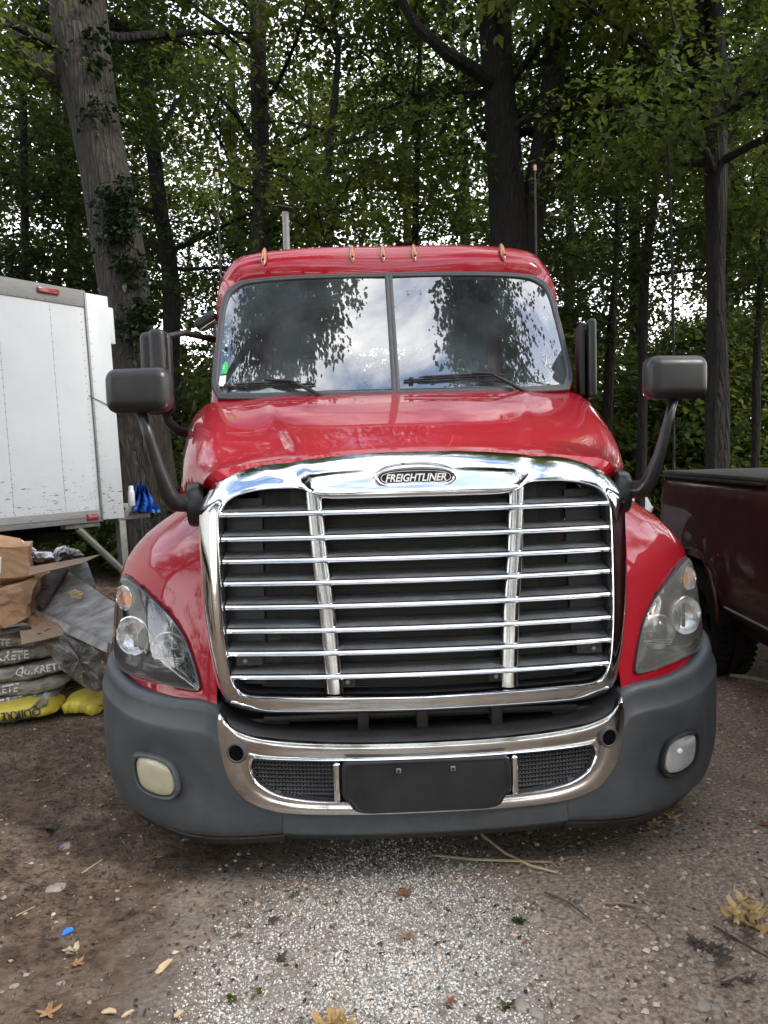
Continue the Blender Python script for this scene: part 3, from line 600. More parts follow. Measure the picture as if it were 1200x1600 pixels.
for s in (-1, 1):
    rows = [[] for _ in range(17)]; lip = [[] for _ in range(4)]
    for i, (x, y) in enumerate(PL):
        a = PL[max(i-1, 0)]; b = PL[min(i+1, len(PL)-1)]; t = Vector((b[0]-a[0], b[1]-a[1])).normalized(); nx, ny = -t.y, t.x   # inward normal
        zt, zb = ztop(x, y), zbot(x); sf = sm((x-.8)/.45)
        zs = [zb, zb+.012, zb+.03, zb+.06, lerp(zb, zt, .25), lerp(zb, zt, .4), lerp(zb, zt, .55), lerp(zb, zt, .68), zt-.110, zt-.098, zt-.080, zt-.035, zt-.014, zt-.003, zt, zt-.002, zt-.07]
        of = [.035, .014, .004, 0, 0, 0, 0, 0, 0, .003, .019, .021, .026, .034, .05, .115, .125]
        zs = [zs[0]]+[v for a_, b_ in zip(zs[:9], zs[1:9]) for v in (lerp(a_, b_, .33), lerp(a_, b_, .67), b_)]+zs[9:]; of = [of[0]]+[v for a_, b_ in zip(of[:9], of[1:9]) for v in (lerp(a_, b_, .33), lerp(a_, b_, .67), b_)]+of[9:]
        if len(rows) != len(zs): rows = [[] for _ in zs]
        for k in range(len(zs)):
            o_ = of[k]+.06*sf*max(0, (.45-zs[k])/.28)**2
            de = math.hypot((x-1.06)/(.20 if x < 1.06 else .15), (zs[k]-.425)/.125); o_ += .016*sm(1.5-de)*(1 if zs[k] > zb+.05 else 0)
            rows[k].append(Vector((s*(x+nx*o_), y+ny*o_, zs[k])))
        for k, (dz, oo) in enumerate(((.002, .03), (-.006, .028), (-.032, .045), (-.032, .12))):
            o_ = oo+.06*sf*max(0, (.45-zb)/.28)**2; lip[k].append(Vector((s*(x+nx*o_), y+ny*o_, zb+dz)))
    rows_o = [[p+Vector((0, .004, 0)) for p in r] for r in rows]
    g = MB().grid(rows_o); g.F = [f_ for f_ in g.F if not (abs(sum((g.V[i] for i in f_), Vector())[0]/4) < .655 and sum((g.V[i] for i in f_), Vector())[2]/4 > .41)]; g.build('bumper_end', 'plastic', T, sharp=0)
    MB().grid(lip).build('bumper_lip', 'black', T)
    # fog lamp
    FO = [(.968, .385), (.975, .44), (.998, .482), (1.04, .497), (1.10, .500), (1.155, .490), (1.172, .462), (1.168, .40), (1.150, .358), (1.11, .342), (1.04, .338), (.99, .348)]
    P2 = resample(FO, 48, smooth=1); cf = sum(P2, Vector((0, 0)))/len(P2)
    def fr(k, dy): return [Vector((s*(cf.x+(p.x-cf.x)*k), YB(cf.x+(p.x-cf.x)*k)+dy+.004, cf.y+(p.y-cf.y)*k)) for p in P2]
    fg = MB().grid([fr(1.12, .02), fr(1.10, .0), fr(1.05, -.010), fr(1.0, -.013), fr(.95, -.010), fr(.91, -.0), fr(.88, .02)], closeu=True).build('fog_light', 'plastic' if s < 0 else 'black', T)
    rr = [fr(k, d) for k, d in ((.90, .006), (.84, -.004), (.7, -.010), (.45, -.013), (.2, -.014))]
    MB().grid(rr, closeu=True).fan(rr[-1]).build('fog_lens', 'fogyellow' if s < 0 else 'fogclear', fg)
    if s > 0: MB().lathe([(0.001, .006), (.009, .004), (.012, 0)], 16, Matrix.Translation((1.05, YB(1.05)-.016, .445)) @ Matrix.Rotation(R(90), 4, 'X')).build('fog_bulb', 'logo_white', fg)
# centre valance
rows = [[Vector((x, YB(x)+dy, z)) for x in [lerp(-.548, .548, i/30) for i in range(31)]] for dy, z in ((.04, .345), (.004, .34), (.004, .28), (.006, .25), (.016, .238), (.05, .234))]
MB().grid(rows).build('bumper_valance', 'plastic', T)
rows = [[Vector((x, YB(x)+dy, z)) for x in [lerp(-.56, .56, i/30) for i in range(31)]] for dy, z in ((.03, .238), (.03, .230), (.05, .205), (.12, .203))]
MB().grid(rows).build('bumper_lip', 'black', T)
# dark structure between grille and bumper
cm = MB().box(-.80, .80, .22, .30, .45, .80, .01).build('crossmember', 'dark', T)
mb = MB()
mb.box(-.62, .62, .14, .22, .645, .675, .01)
for x in (-.23, .0, .29): mb.box(x-.022, x+.022, .10, .2, .60, .70, .006)
mb.box(-.7, .7, .17, .20, .57, .61, .008)
mb.build('crossmember_rail', 'steel', T)
for s in (-1, 1): MB().box(s*.62-.10, s*.62+.10, .16, .26, .62, .66, .01).build('bumper_bracket', 'steel', T)
MB().box(-.5, .5, .25, 1.9, .42, .62, .02).build('engine_pan', 'dark', T)
# ---- cab
def Yw(x, z): return 1.33+(z-2.0)*.66+.12*abs(x)**2.6
def zu(z): return z if z < 2.4 else z+(z-2.4)*.10
def lp(half, k=3): return fullring(half, k)
G0 = [(0, 2.688), (.5, 2.690), (.80, 2.682), (.895, 2.655), (.948, 2.595), (.965, 2.45), (.973, 2.25), (.972, 2.12), (.945, 2.055), (.89, 2.035), (.5, 2.025), (0, 2.022)]
G1 = [(0, 2.716), (.5, 2.718), (.82, 2.712), (.925, 2.683), (.982, 2.61), (.998, 2.45), (1.006, 2.25), (1.008, 2.10), (.975, 2.02), (.91, 1.998), (.5, 1.985), (0, 1.982)]
G0 = [(x, zu(z)) for x, z in G0]; G1 = [(x, zu(z)) for x, z in G1]
c0 = [(x, Yw(x, z), z) for x, z in G0]; c1 = [(x, Yw(x, z), z) for x, z in G1]
LS = [
 c1,
 [(x*1.005, y+.02, z+(.006 if z > 2.3 else -.01)) for x, y, z in c1],
 [(0, 1.845, 2.775), (.5, 1.855, 2.776), (.85, 1.90, 2.765), (.962, 1.935, 2.72), (1.018, 1.92, 2.63), (1.022, 1.84, 2.45), (1.028, 1.72, 2.25), (1.03, 1.60, 2.05), (1.03, 1.52, 1.7), (1.03, 1.5, 1.35), (.6, 1.5, 1.2), (0, 1.5, 1.2)],
 [(0, 1.925, 2.868), (.5, 1.935, 2.868), (.86, 1.985, 2.848), (.978, 2.02, 2.782), (1.034, 2.0, 2.66), (1.04, 1.92, 2.45), (1.045, 1.82, 2.25), (1.047, 1.72, 2.05), (1.047, 1.62, 1.7), (1.045, 1.6, 1.35), (.6, 1.6, 1.2), (0, 1.6, 1.2)],
 [(0, 1.975, 2.893), (.5, 1.985, 2.892), (.86, 2.03, 2.868), (.985, 2.06, 2.795), (1.040, 2.05, 2.66), (1.048, 1.98, 2.45), (1.052, 1.90, 2.25), (1.054, 1.82, 2.05), (1.054, 1.72, 1.7), (1.05, 1.7, 1.35), (.6, 1.7, 1.2), (0, 1.7, 1.2)],
]
LS = LS[:2]+[[(x, y, zu(z)) for x, y, z in l] for l in LS[2:]]
def sec(Y, sx=1, zt=0): return [(x*sx, Y, zu(z)) for x, z in [(0, 2.915+zt), (.5, 2.912+zt), (.86, 2.885+zt), (.99, 2.81+zt), (1.046, 2.68), (1.055, 2.45), (1.058, 2.25), (1.06, 2.05), (1.06, 1.7), (1.055, 1.35), (.6, 1.2), (0, 1.2)]]
K = 6
loops = [[Vector(p) for p in lp(l, K)] for l in LS]
s0 = [Vector(p) for p in lp(sec(2.14), K)]; s1 = [Vector(p) for p in lp(sec(3.25, 1, .02), K)]
body = loops[:]
for i in range(0, 23): body.append([a.lerp(b, i/22) for a, b in zip(s0, s1)])
s2 = [Vector(p) for p in lp(sec(3.36, .985, -.02), K)]; s3 = [Vector(p) for p in lp(sec(3.40, .94, -.08), K)]
body += [s2, s3]
def inwin(c): return abs(c.x) > 1.0 and 2.02+.0 < c.y < 2.93 and 2.07 < c.z < 2.60
def cutgrid(rows):
    g = MB().grid(rows, closeu=True); g.F = [f_ for f_ in g.F if not inwin(sum((g.V[i] for i in f_), Vector())/4)]; return g
cutgrid(body).build('cab_shell', 'red', T, sharp=60)
lin = [[Vector((p.x*.965, p.y+.015, 1.2+(p.z-1.2)*.972)) for p in r] for r in body[1:]]
cutgrid(lin).build('cab_lining', 'interior', T)
# rear wall with a window
def rr_(hx, hz, cz, y, n):  # rounded rectangle with the same point order as the loops (top centre, clockwise through +x)
    out = []
    for j in range(n):
        a = PI/2-2*PI*j/n; c, s_ = math.cos(a), math.sin(a); out.append(Vector((hx*math.copysign(abs(c)**.4, c), y, cz+hz*math.copysign(abs(s_)**.4, s_))))
    return out
n_ = len(s3)
MB().grid([s3, rr_(.52, .22, 2.33, 3.40, n_)], closeu=True).build('cab_back', 'red', T, smooth=False)
MB().grid([[p*1 for p in lin[-1]], rr_(.50, .21, 2.33, 3.35, n_)], closeu=True).build('cab_back_lining', 'interior', T, smooth=False)
MB().fan(rr_(.50, .20, 2.33, 3.375, n_)).build('rear_window', 'sideglass', T)
rw = rr_(.51, .21, 2.33, 3.385, n_); MB().tube(rw+[rw[0]], .022, 6, cap=False).build('rear_window_gasket', 'black', T)
# windshield gasket (black) and the two panes
gas = [[Vector(p) for p in lp([(x, Yw(x, z)+d, z) for x, z in
        [(lerp(a[0], b[0], t), lerp(a[1], b[1], t)) for a, b in zip(G0, G1)]], K)] for t, d in ((-.02, .02), (-.02, -.004), (.1, -.012), (.4, -.014), (.5, -.010), (.6, -.014), (.9, -.010), (1.03, .0), (1.03, .02))]
gk = MB().grid(gas, closeu=True).build('windshield_gasket', 'rubber', T, sharp=0)
fullG = lp(G0, K)
def halfw(z):
    L = crom(G0, 8); best = 0
    for (x0, z0), (x1, z1) in zip(L, L[1:]):
        if (z0-z)*(z1-z) <= 0 and z0 != z1: best = max(best, x0+(x1-x0)*(z-z0)/(z1-z0))
    return best
for s in (-1, 1):
    rows = []
    for i in range(25):
        z = lerp(2.0275, zu(2.6865), .5-.5*math.cos(PI*i/24)); w = halfw(z)+.004
        rows.append([Vector((s*lerp(.004, w, j/20), Yw(lerp(.004, w, j/20), z), z)) for j in range(21)])
    MB().grid(rows).build('windshield_pane', 'glass', T, sharp=0)
rows = [[Vector((x, Yw(0, z)+y, z)) for x, y in ((-.024, .01), (-.022, -.010), (-.008, -.016), (-.003, -.011), (.003, -.011), (.008, -.016), (.022, -.010), (.024, .01))] for z in (1.99, 2.2, 2.5, 2.735)]
MB().grid(rows).build('windshield_divider', 'rubber', T, sharp=0)
# sun strip band above the glass is the visor seam
for s in (-1, 1):
    w = [(s*(1.058+.006), y, z) for y, z in ((2.04, 2.09), (2.02, 2.3), (2.14, 2.56), (2.3, 2.60), (2.8, 2.60), (2.92, 2.55), (2.95, 2.3), (2.92, 2.09), (2.5, 2.06))]
    w = [Vector((p[0]-.012*s*(p[2] > 2.5), p[1], p[2])) for p in crom(w+[w[0]], 5)]
    gl = MB().fan([Vector((p.x-.014*s, p.y, p.z)) for p in w[:-1]]).build('door_window', 'sideglass', T)
    MB().tube(w, .022, 8, cap=False, ell=1).build('window_gasket', 'black', gl)
    d = MB().tube([(s*1.062, 1.98, 2.0), (s*1.062, 1.95, 1.3), (s*1.058, 2.2, 1.24), (s*1.058, 2.98, 1.24), (s*1.062, 3.0, 1.7), (s*1.062, 3.0, 2.4), (s*1.05, 2.97, 2.62)], .005, 5).build('door_seam', 'black', T)
    hd = MB().box(min(s*1.058, s*1.075), max(s*1.058, s*1.075), 2.78, 2.94, 1.62, 1.70, .006).build('door_handle', 'black', T)
    MB().box(min(s*.7, s*1.08), max(s*.7, s*1.08), 2.0, 3.1, .55, 1.2, .04).build('step_fairing', 'red', T)
    # seam at the visor corners
    MB().tube([Vector((s*x, y-.006, zu(z))) for x, y, z in ((.966, 1.80, 2.70), (.985, 1.845, 2.72), (1.003, 1.90, 2.745), (1.021, 1.985, 2.755), (1.045, 2.06, 2.74))], .0035, 6).build('visor_seam', 'rubber', T)
# marker lights
for x in (-.735, -.208, -.025, .162, .70):
    y = 1.855+.06*abs(x)**2.5; z0, z1 = 2.795, 2.872; pts = []
    for i in range(9):
        t = i/8; zz = zu(lerp(2.778, 2.892, t)); pts.append((x, y+.06*t*1.25-.012+.02*t*t, zz))
    o = MB().tube(pts, [.003, .012, .016, .0175, .018, .0175, .0165, .013, .004], 12, ell=.9).build('marker_light', 'amber', T)
    MB().lathe([(.0001, .004), (.006, .004), (.008, 0)], 12, Matrix.Translation((x, y-.026, zu(2.805))) @ Matrix.Rotation(R(60), 4, 'X')).build('marker_screw', 'dark', o)
# wipers
def wp(x, z, off=-.03): return Vector((x, Yw(x, z)+off, z))
for px_, kn, tip, b0, b1 in (((-.375, 1.985), (-.56, 2.085), (-.70, 2.098), (-.955, 2.070), (-.43, 2.066)), ((.715, 1.985), (.52, 2.098), (.42, 2.104), (.045, 2.072), (.60, 2.092))):
    wpr = MB().tube([wp(*px_, -.03), wp(lerp(px_[0], kn[0], .5), lerp(px_[1], kn[1], .5), -.045), wp(*kn, -.05), wp(*tip, -.04)], [.012, .010, .008, .006], 8).build('wiper_arm', 'black', T)
    xs = [lerp(b0[0], b1[0], i/14) for i in range(15)]
    bl = [wp(x, lerp(b0[1], b1[1], i/14), -.012) for i, x in enumerate(xs)]
    w = MB().tube(bl, .006, 6); w.tube([p+Vector((0, -.012, .012)) for p in bl[2:13]], [.003]+[.007]*9+[.003], 6)
    for i in (1, 4, 7, 10, 13): w.box(bl[i].x-.012, bl[i].x+.012, bl[i].y-.02, bl[i].y, bl[i].z-.006, bl[i].z+.014, .002)
    w.build('wiper_blade', 'black', wpr)
    MB().tube([wp(lerp(px_[0], kn[0], .25)-.01, 2.008, -.03), wp(lerp(px_[0], kn[0], .55), 2.052, -.03), wp(lerp(tip[0], kn[0], .3), 2.060, -.025)], .004, 6).build('washer_pipe', 'black', wpr)
# things on the glass: stickers, chalk number
def on_glass(pts2, name, m_, off=-.004):
    P = [Vector((x, Yw(x, z)+off, z)) for x, z in pts2]; return MB().fan(P).build(name, m_, T, smooth=False)
on_glass([(-.968, 2.06), (-.930, 2.07), (-.926, 2.14), (-.962, 2.135)], 'window_sticker', 'paper')
on_glass([(-.955, 2.15), (-.925, 2.148), (-.918, 2.18), (-.922, 2.215), (-.938, 2.222), (-.952, 2.20)], 'window_sticker', 'stickergreen')
def glass_line(pts, r, name='chalk_number'):
    P = [Vector((x, Yw(x, z)-.004, z)) for x, z in pts]; return MB().tube(P, r, 5).build(name, 'white', T)
glass_line([(.842, 2.205), (.868, 2.215), (.862, 2.18), (.845, 2.14)], .0022)
glass_line([(.872, 2.20), (.886, 2.215), (.893, 2.20), (.878, 2.165), (.872, 2.155), (.90, 2.165)], .0022)
glass_line([(.835, 2.19), (.850, 2.165), (.866, 2.15), (.885, 2.115)], .0018)
for x, z in ((-.944, 2.185), (-.949, 2.10)):
    glass_line([(x-.006, z+.012), (x+.006, z+.008), (x-.004, z-.004), (x+.006, z-.010)], .0012, 'sticker_writing')
for x in (.10, .175): on_glass([(x, 2.60), (x+.012, 2.60), (x+.012, 2.63), (x, 2.63)], 'window_decal', 'interior')
# interior
rows = [[Vector((x, y+.10*abs(x)**2.5, z)) for x in [lerp(-.95, .95, i/16) for i in range(17)]] for y, z in ((1.40, 1.97), (1.46, 2.0), (1.62, 2.02), (1.78, 2.015), (1.83, 1.98), (1.85, 1.7))]
MB().grid(rows).build('dashboard', 'interior', T)
MB().box(.12, .78, 1.62, 1.84, 2.0, 2.055, .02).build('instrument_hood', 'seat', T)
st = MB().tube([Vector((.45+.23*math.cos(a), 2.02+.10*math.sin(a), 2.02+.20*math.sin(a)-.02)) for a in [2*PI*i/36 for i in range(37)]], .014, 8, cap=False).build('steering_wheel', 'seat', T)
MB().box(.37, .53, 2.0, 2.04, 1.97, 2.05, .015).tube([(.24, 2.01, 2.0), (.66, 2.01, 2.0)], .012, 8).tube([(.45, 2.0, 2.0), (.45, 1.85, 1.8)], .02, 8).build('wheel_hub', 'seat', st)
for x in (-.45, .45):
    se = MB().box(x-.25, x+.25, 2.35, 2.85, 1.62, 1.76, .05).box(x-.24, x+.24, 2.75, 2.90, 1.72, 2.36, .06).build('cab_seat', 'seat', T)
    MB().box(x-.15, x+.15, 2.74, 2.87, 2.38, 2.55, .05).build('headrest', 'seat', se)
MB().box(-1.0, 1.0, 1.7, 3.3, 1.25, 1.3, .01).build('cab_floor', 'seat', T)
on = MB().add([(-.83, 1.47, 2.028), (-.62, 1.44, 2.026), (-.55, 1.60, 2.032), (-.70, 1.62, 2.075), (-.76, 1.62, 2.06)], [(0, 1, 2, 3, 4)]).build('paper_sheet', 'paper', None, smooth=False)
tag(on, 'white sheet of paper lying on the truck dashboard behind the left wiper', 'paper')
# ---- hood mirrors
for s in (-1, 1):
    hm = MB().box(-.130, .130, -.055, .055, -.088, .088, .045, 5, Matrix.Translation((s*1.074, .30, 1.957)) @ Matrix.Rotation(s*R(8), 4, 'Z')).build('hood_mirror', 'mirror_black', T, sharp=0)
    MB().box(-.108, .108, .050, .058, -.068, .068, .003, 1, Matrix.Translation((s*1.074, .30, 1.957)) @ Matrix.Rotation(s*R(8), 4, 'Z')).build('mirror_glass', 'reflector', hm)
    MB().tube([(s*.915, .47, 1.502), (s*.945, .43, 1.500), (s*.975, .38, 1.505), (s*.995, .35, 1.545), (s*1.022, .325, 1.65), (s*1.048, .31, 1.77), (s*1.074, .30, 1.885)], [.044, .041, .041, .035, .026, .022, .020], 16, ell=.9).build('mirror_arm', 'mirror_black', hm, sharp=0)
    MB().lathe([(.001, .05), (.07, .048), (.075, .03), (.075, 0), (.062, -.02)], 28, Matrix.Translation((s*.885, .46, 1.49)) @ Matrix.Rotation(s*R(90), 4, 'Y') @ Matrix.Diagonal((1.25, 1, 1, 1))).build('mirror_base', 'mirror_black', hm)
# ---- door mirrors (the left one swung out, the right one folded against the cab)
dm = MB().box(-.085, .085, -.09, .09, -.225, .225, .035, 4, Matrix.Translation((-1.325, 1.62, 2.165)) @ Matrix.Rotation(R(12), 4, 'Z')).build('door_mirror', 'mirror_black', T, sharp=0)
MB().box(-.045, .045, -.11, .0, -.222, .222, .03, 4, Matrix.Translation((-1.29, 1.58, 2.175))).build('mirror_cowl', 'mirror_black', dm, sharp=0)
MB().tube([(-1.30, 1.62, 1.97), (-1.285, 1.64, 1.90), (-1.24, 1.68, 1.845), (-1.17, 1.75, 1.82), (-1.05, 1.85, 1.83)], [.024, .026, .028, .028, .034], 12).build('mirror_arm', 'mirror_black', dm)
MB().tube([(-1.30, 1.64, 2.37), (-1.2, 1.8, 2.42), (-1.05, 1.98, 2.40)], .018, 10).build('mirror_arm', 'mirror_black', dm)
dm = MB().box(-.022, .022, -.15, .12, -.215, .215, .018, 4, Matrix.Translation((1.112, 1.55, 2.175)) @ Matrix.Rotation(R(-10), 4, 'Z')).build('door_mirror', 'mirror_black', T, sharp=0)
MB().box(-.03, .0, -.13, .11, -.20, .20, .008, 2, Matrix.Translation((1.082, 1.58, 2.175)) @ Matrix.Rotation(R(-10), 4, 'Z')).build('mirror_glass', 'black', dm)
MB().tube([(1.10, 1.60, 1.97), (1.09, 1.72, 1.90), (1.04, 1.85, 1.86)], .026, 10).build('mirror_arm', 'mirror_black', dm)
ld = MB().box(-.07, .07, -.05, .05, -.035, .03, .022, 3, Matrix.Translation((-1.10, 1.93, 2.51)) @ Matrix.Rotation(R(-32), 4, 'Y')).build('look_down_mirror', 'mirror_black', T)
MB().box(-.055, .055, -.052, .03, -.041, -.033, .003, 1, Matrix.Translation((-1.10, 1.93, 2.51)) @ Matrix.Rotation(R(-32), 4, 'Y')).build('mirror_glass', 'reflector', ld)
# ---- antennas and exhaust stack
for s, x, zt in ((-1, -1.01, 3.37), (1, .925, 3.385)):
    pts = [(s*1.05, 2.02, 2.60), (x, 2.0, 2.72), (x, 2.0, 2.95), (x, 2.0, zt)]
    an = MB().tube(pts, [.006, .006, .0055, .004], 8).build('antenna', 'steel', T)
    w = MB()
    for i in range(26): w.tube([(x, 2.0, 2.80+i*.021), (x, 2.0, 2.806+i*.021)], .0075, 8)
    w.build('antenna_coil', 'steel', an)
    MB().tube([(x, 2.0, zt), (x, 2.0, zt+.03)], .009, 8).build('antenna_tip', 'woodchip', an)
stk = MB().tube([(-.73, 3.62, .9), (-.73, 3.62, 3.66)], .027, 16).build('exhaust_stack', 'boxrail', T)
MB().box(-.065, .065, -.05, .05, -.006, .006, .004, 1, Matrix.Translation((-.73, 3.62, 3.69)) @ Matrix.Rotation(R(12), 4, 'Y')).build('rain_cap', 'steel', stk)
# ---- frame, wheels
for s in (-1, 1):
    MB().box(s*.43-.04, s*.43+.04, .3, 7.0, .72, .98, .01).build('frame_rail', 'dark', T)
    MB().tube([(s*.80, 3.45, .75), (s*.80, 4.3, .75)], .30, 28).build('fuel_tank', 'reflector', T)
def wheel(x, y, r, w, par, m_='tyre', rimm='boxrail'):
    mt = Matrix.Translation((x, y, r)) @ Matrix.Rotation(R(90), 4, 'Y')
    wh = MB().lathe([(r*.56, -w/2), (r*.8, -w/2-.006), (r*.95, -w/2+.01), (r, -w/2+.04), (r, -w*.17), (r-.012, -w*.16), (r-.012, -w*.12), (r, -w*.11), (r, w*.11), (r-.012, w*.12), (r-.012, w*.16), (r, w*.17), (r, w/2-.04), (r*.95, w/2-.01), (r*.8, w/2+.006), (r*.56, w/2), (r*.56, -w/2)], 48, mt).build('wheel', m_, par, sharp=30)
    tr = MB()
    for i in range(48):
        a = 2*PI*i/48; tr.box(-.012, .004, -.011, .011, -w*.46, -w*.2, 0, 1, mt @ Matrix.Rotation(a, 4, 'Z') @ Matrix.Translation((r+.004, 0, 0))); tr.box(-.012, .004, -.011, .011, w*.2, w*.46, 0, 1, mt @ Matrix.Rotation(a+.06, 4, 'Z') @ Matrix.Translation((r+.004, 0, 0)))
    tr.build('tread', m_, wh, smooth=False)
    MB().lathe([(.001, -.02), (r*.18, -.03), (r*.2, .02), (r*.42, .0), (r*.5, w*.3), (r*.57, w*.42), (r*.57, -w*.42), (r*.5, -w*.3), (r*.42, -.02)], 32, mt).build('rim', rimm, wh)
    return wh
for s in (-1, 1):
    wheel(s*1.03, 1.30, .50, .28, T)
    for y in (5.0, 6.3):
        wheel(s*1.06, y, .50, .25, T); wheel(s*.76, y, .50, .25, T)
    MB().box(s*1.0-.25, s*1.0+.25, 3.5, 3.52, .2, .8).build('mud_flap', 'black', T)
MB().tube([(-1, 1.3, .5), (1, 1.3, .5)], .06, 10).build('front_axle', 'dark', T)
MB().lathe([(.001, 0), (.45, 0), (.45, .06), (.30, .09), (.001, .09)], 30, Matrix.Translation((0, 5.6, 1.0))).build('fifth_wheel', 'dark', T)
# ================================================================== GROUND
def nodes_ground():
    X = bpy.data.materials.new('ground'); X.use_nodes = True; N = X.node_tree.nodes; L = X.node_tree.links; P = N['Principled BSDF']
    g = N.new('ShaderNodeNewGeometry')
    def noise(sc, det=8, ro=.65):
        n = N.new('ShaderNodeTexNoise'); n.inputs['Scale'].default_value = sc; n.inputs['Detail'].default_value = det; n.inputs['Roughness'].default_value = ro; L.new(g.outputs['Position'], n.inputs['Vector']); return n
    def ramp(src, a, ca, b, cb):
        r = N.new('ShaderNodeValToRGB'); e = r.color_ramp.elements; e[0].position = a; e[0].color = (*ca, 1); e[1].position = b; e[1].color = (*cb, 1); L.new(src, r.inputs['Fac']); return r
    n1 = noise(1.1); n2 = noise(14); n3 = noise(55, 6); n4 = noise(2.7, 5)
    soil = ramp(n2.outputs['Fac'], .35, (.050, .032, .021), .70, (.185, .127, .086))
    grit = ramp(n3.outputs['Fac'], .38, (.15, .115, .085), .66, (.43, .33, .24))
    s = N.new('ShaderNodeSeparateXYZ'); L.new(g.outputs['Position'], s.inputs[0])
    a = N.new('ShaderNodeMapRange'); a.inputs['From Min'].default_value = -1.2; a.inputs['From Max'].default_value = .3; L.new(s.outputs['X'], a.inputs['Value'])
    b = N.new('ShaderNodeMapRange'); b.inputs['From Min'].default_value = 9; b.inputs['From Max'].default_value = 5; L.new(s.outputs['Y'], b.inputs['Value'])
    c = N.new('ShaderNodeMath'); c.operation = 'MULTIPLY'; L.new(a.outputs[0], c.inputs[0]); L.new(b.outputs[0], c.inputs[1])
    d = N.new('ShaderNodeMapRange'); d.inputs['From Min'].default_value = .40; d.inputs['From Max'].default_value = .62; d.inputs['To Min'].default_value = -.35; d.inputs['To Max'].default_value = .45; L.new(n4.outputs['Fac'], d.inputs['Value'])
    e = N.new('ShaderNodeMath'); e.operation = 'ADD'; e.use_clamp = True; L.new(c.outputs[0], e.inputs[0]); L.new(d.outputs[0], e.inputs[1])
    x = N.new('ShaderNodeMix'); x.data_type = 'RGBA'; L.new(e.outputs[0], x.inputs['Factor']); L.new(soil.outputs['Color'], x.inputs['A']); L.new(grit.outputs['Color'], x.inputs['B'])
    # pale dust of the spilled granules, an irregular patch in front of the bumper
    mp = N.new('ShaderNodeMapping'); mp.inputs['Location'].default_value = (.30, .36, 0); mp.inputs['Scale'].default_value = (1.25, .95, 1); L.new(g.outputs['Position'], mp.inputs['Vector'])
    ln = N.new('ShaderNodeVectorMath'); ln.operation = 'LENGTH'; L.new(mp.outputs[0], ln.inputs[0]); n5 = noise(3.5, 6)
    wv = N.new('ShaderNodeMath'); wv.operation = 'MULTIPLY_ADD'; wv.inputs[1].default_value = 1.1; L.new(n5.outputs['Fac'], wv.inputs[0]); L.new(ln.outputs['Value'], wv.inputs[2])
    pm = N.new('ShaderNodeMapRange'); pm.inputs['From Min'].default_value = 1.65; pm.inputs['From Max'].default_value = 1.0; pm.inputs['To Max'].default_value = .75; L.new(wv.outputs[0], pm.inputs['Value'])
    x2 = N.new('ShaderNodeMix'); x2.data_type = 'RGBA'; L.new(pm.outputs[0], x2.inputs['Factor']); L.new(x.outputs['Result'], x2.inputs['A']); du = ramp(n3.outputs['Fac'], .36, (.20, .175, .15), .66, (.42, .38, .335)); L.new(du.outputs['Color'], x2.inputs['B']); x = x2
    L.new(x.outputs['Result'], P.inputs['Base Color']); P.inputs['Roughness'].default_value = .92; P.inputs['Specular IOR Level'].default_value = .25
    bp = N.new('ShaderNodeBump'); bp.inputs['Strength'].default_value = .8; bp.inputs['Distance'].default_value = .02; ad = N.new('ShaderNodeMath'); ad.operation = 'ADD'
    L.new(n2.outputs['Fac'], ad.inputs[0]); L.new(n3.outputs['Fac'], ad.inputs[1]); L.new(ad.outputs[0], bp.inputs['Height']); L.new(bp.outputs['Normal'], P.inputs['Normal'])
    M['ground'] = X
nodes_ground()
def axis(lo, hi, f0, f1, fine, far):
    out = []; v = f0
    while v < f1: out.append(v); v += fine
    v = f1; st = fine
    while v < hi: out.append(v); st *= 1.25; v += st
    out.append(hi); v = f0-fine; st = fine
    while v > lo: out.insert(0, v); st *= 1.25; v -= st
    out.insert(0, lo); return out
gx = axis(-150, 150, -5, 5, .08, 0); gy = axis(-100, 220, -3, 7, .08, 0)
GV = np.array([(x, y, gz(x, y)) for y in gy for x in gx]); nx = len(gx)
ii, jj = np.meshgrid(np.arange(len(gy)-1), np.arange(nx-1), indexing='ij'); a_ = (ii*nx+jj).ravel()
gr = fast('ground', GV, np.stack([a_, a_+1, a_+nx+1, a_+nx], 1), 'ground', smooth=True); gr['kind'] = 'structure'
gzv = np.vectorize(gz)
def scatter_stones(name, m_, xy, size, flat=.6, label=''):
    n = len(xy); base = np.array([(1, 0, 0), (0, 1, 0), (-1, 0, 0), (0, -1, 0), (0, 0, 1), (0, 0, -1)], float)
    fc = np.array([(0, 1, 4), (1, 2, 4), (2, 3, 4), (3, 0, 4), (1, 0, 5), (2, 1, 5), (3, 2, 5), (0, 3, 5)])
    a = rng.uniform(0, 2*PI, n); V = base[None]*rng.uniform(.6, 1.35, (n, 6, 1))*size[:, None, None]
    c, s = np.cos(a)[:, None], np.sin(a)[:, None]
    t = rng.normal(0, .5, (n, 1)); x, y, z = V[..., 0], V[..., 1], V[..., 2]
    x, z = x*np.cos(t)-z*np.sin(t), x*np.sin(t)+z*np.cos(t)
    X = x*c-y*s; Y_ = x*s+y*c; Z = z*flat
    P = np.stack([X+xy[:, 0:1], Y_+xy[:, 1:2], Z+gzv(xy[:, 0], xy[:, 1])[:, None]+size[:, None]*.25], -1).reshape(-1, 3)
    Q = (fc[None]+(np.arange(n)*6)[:, None, None]).reshape(-1, 3)
    o = fast(name, P, Q, m_); o['kind'] = 'stuff'; return o
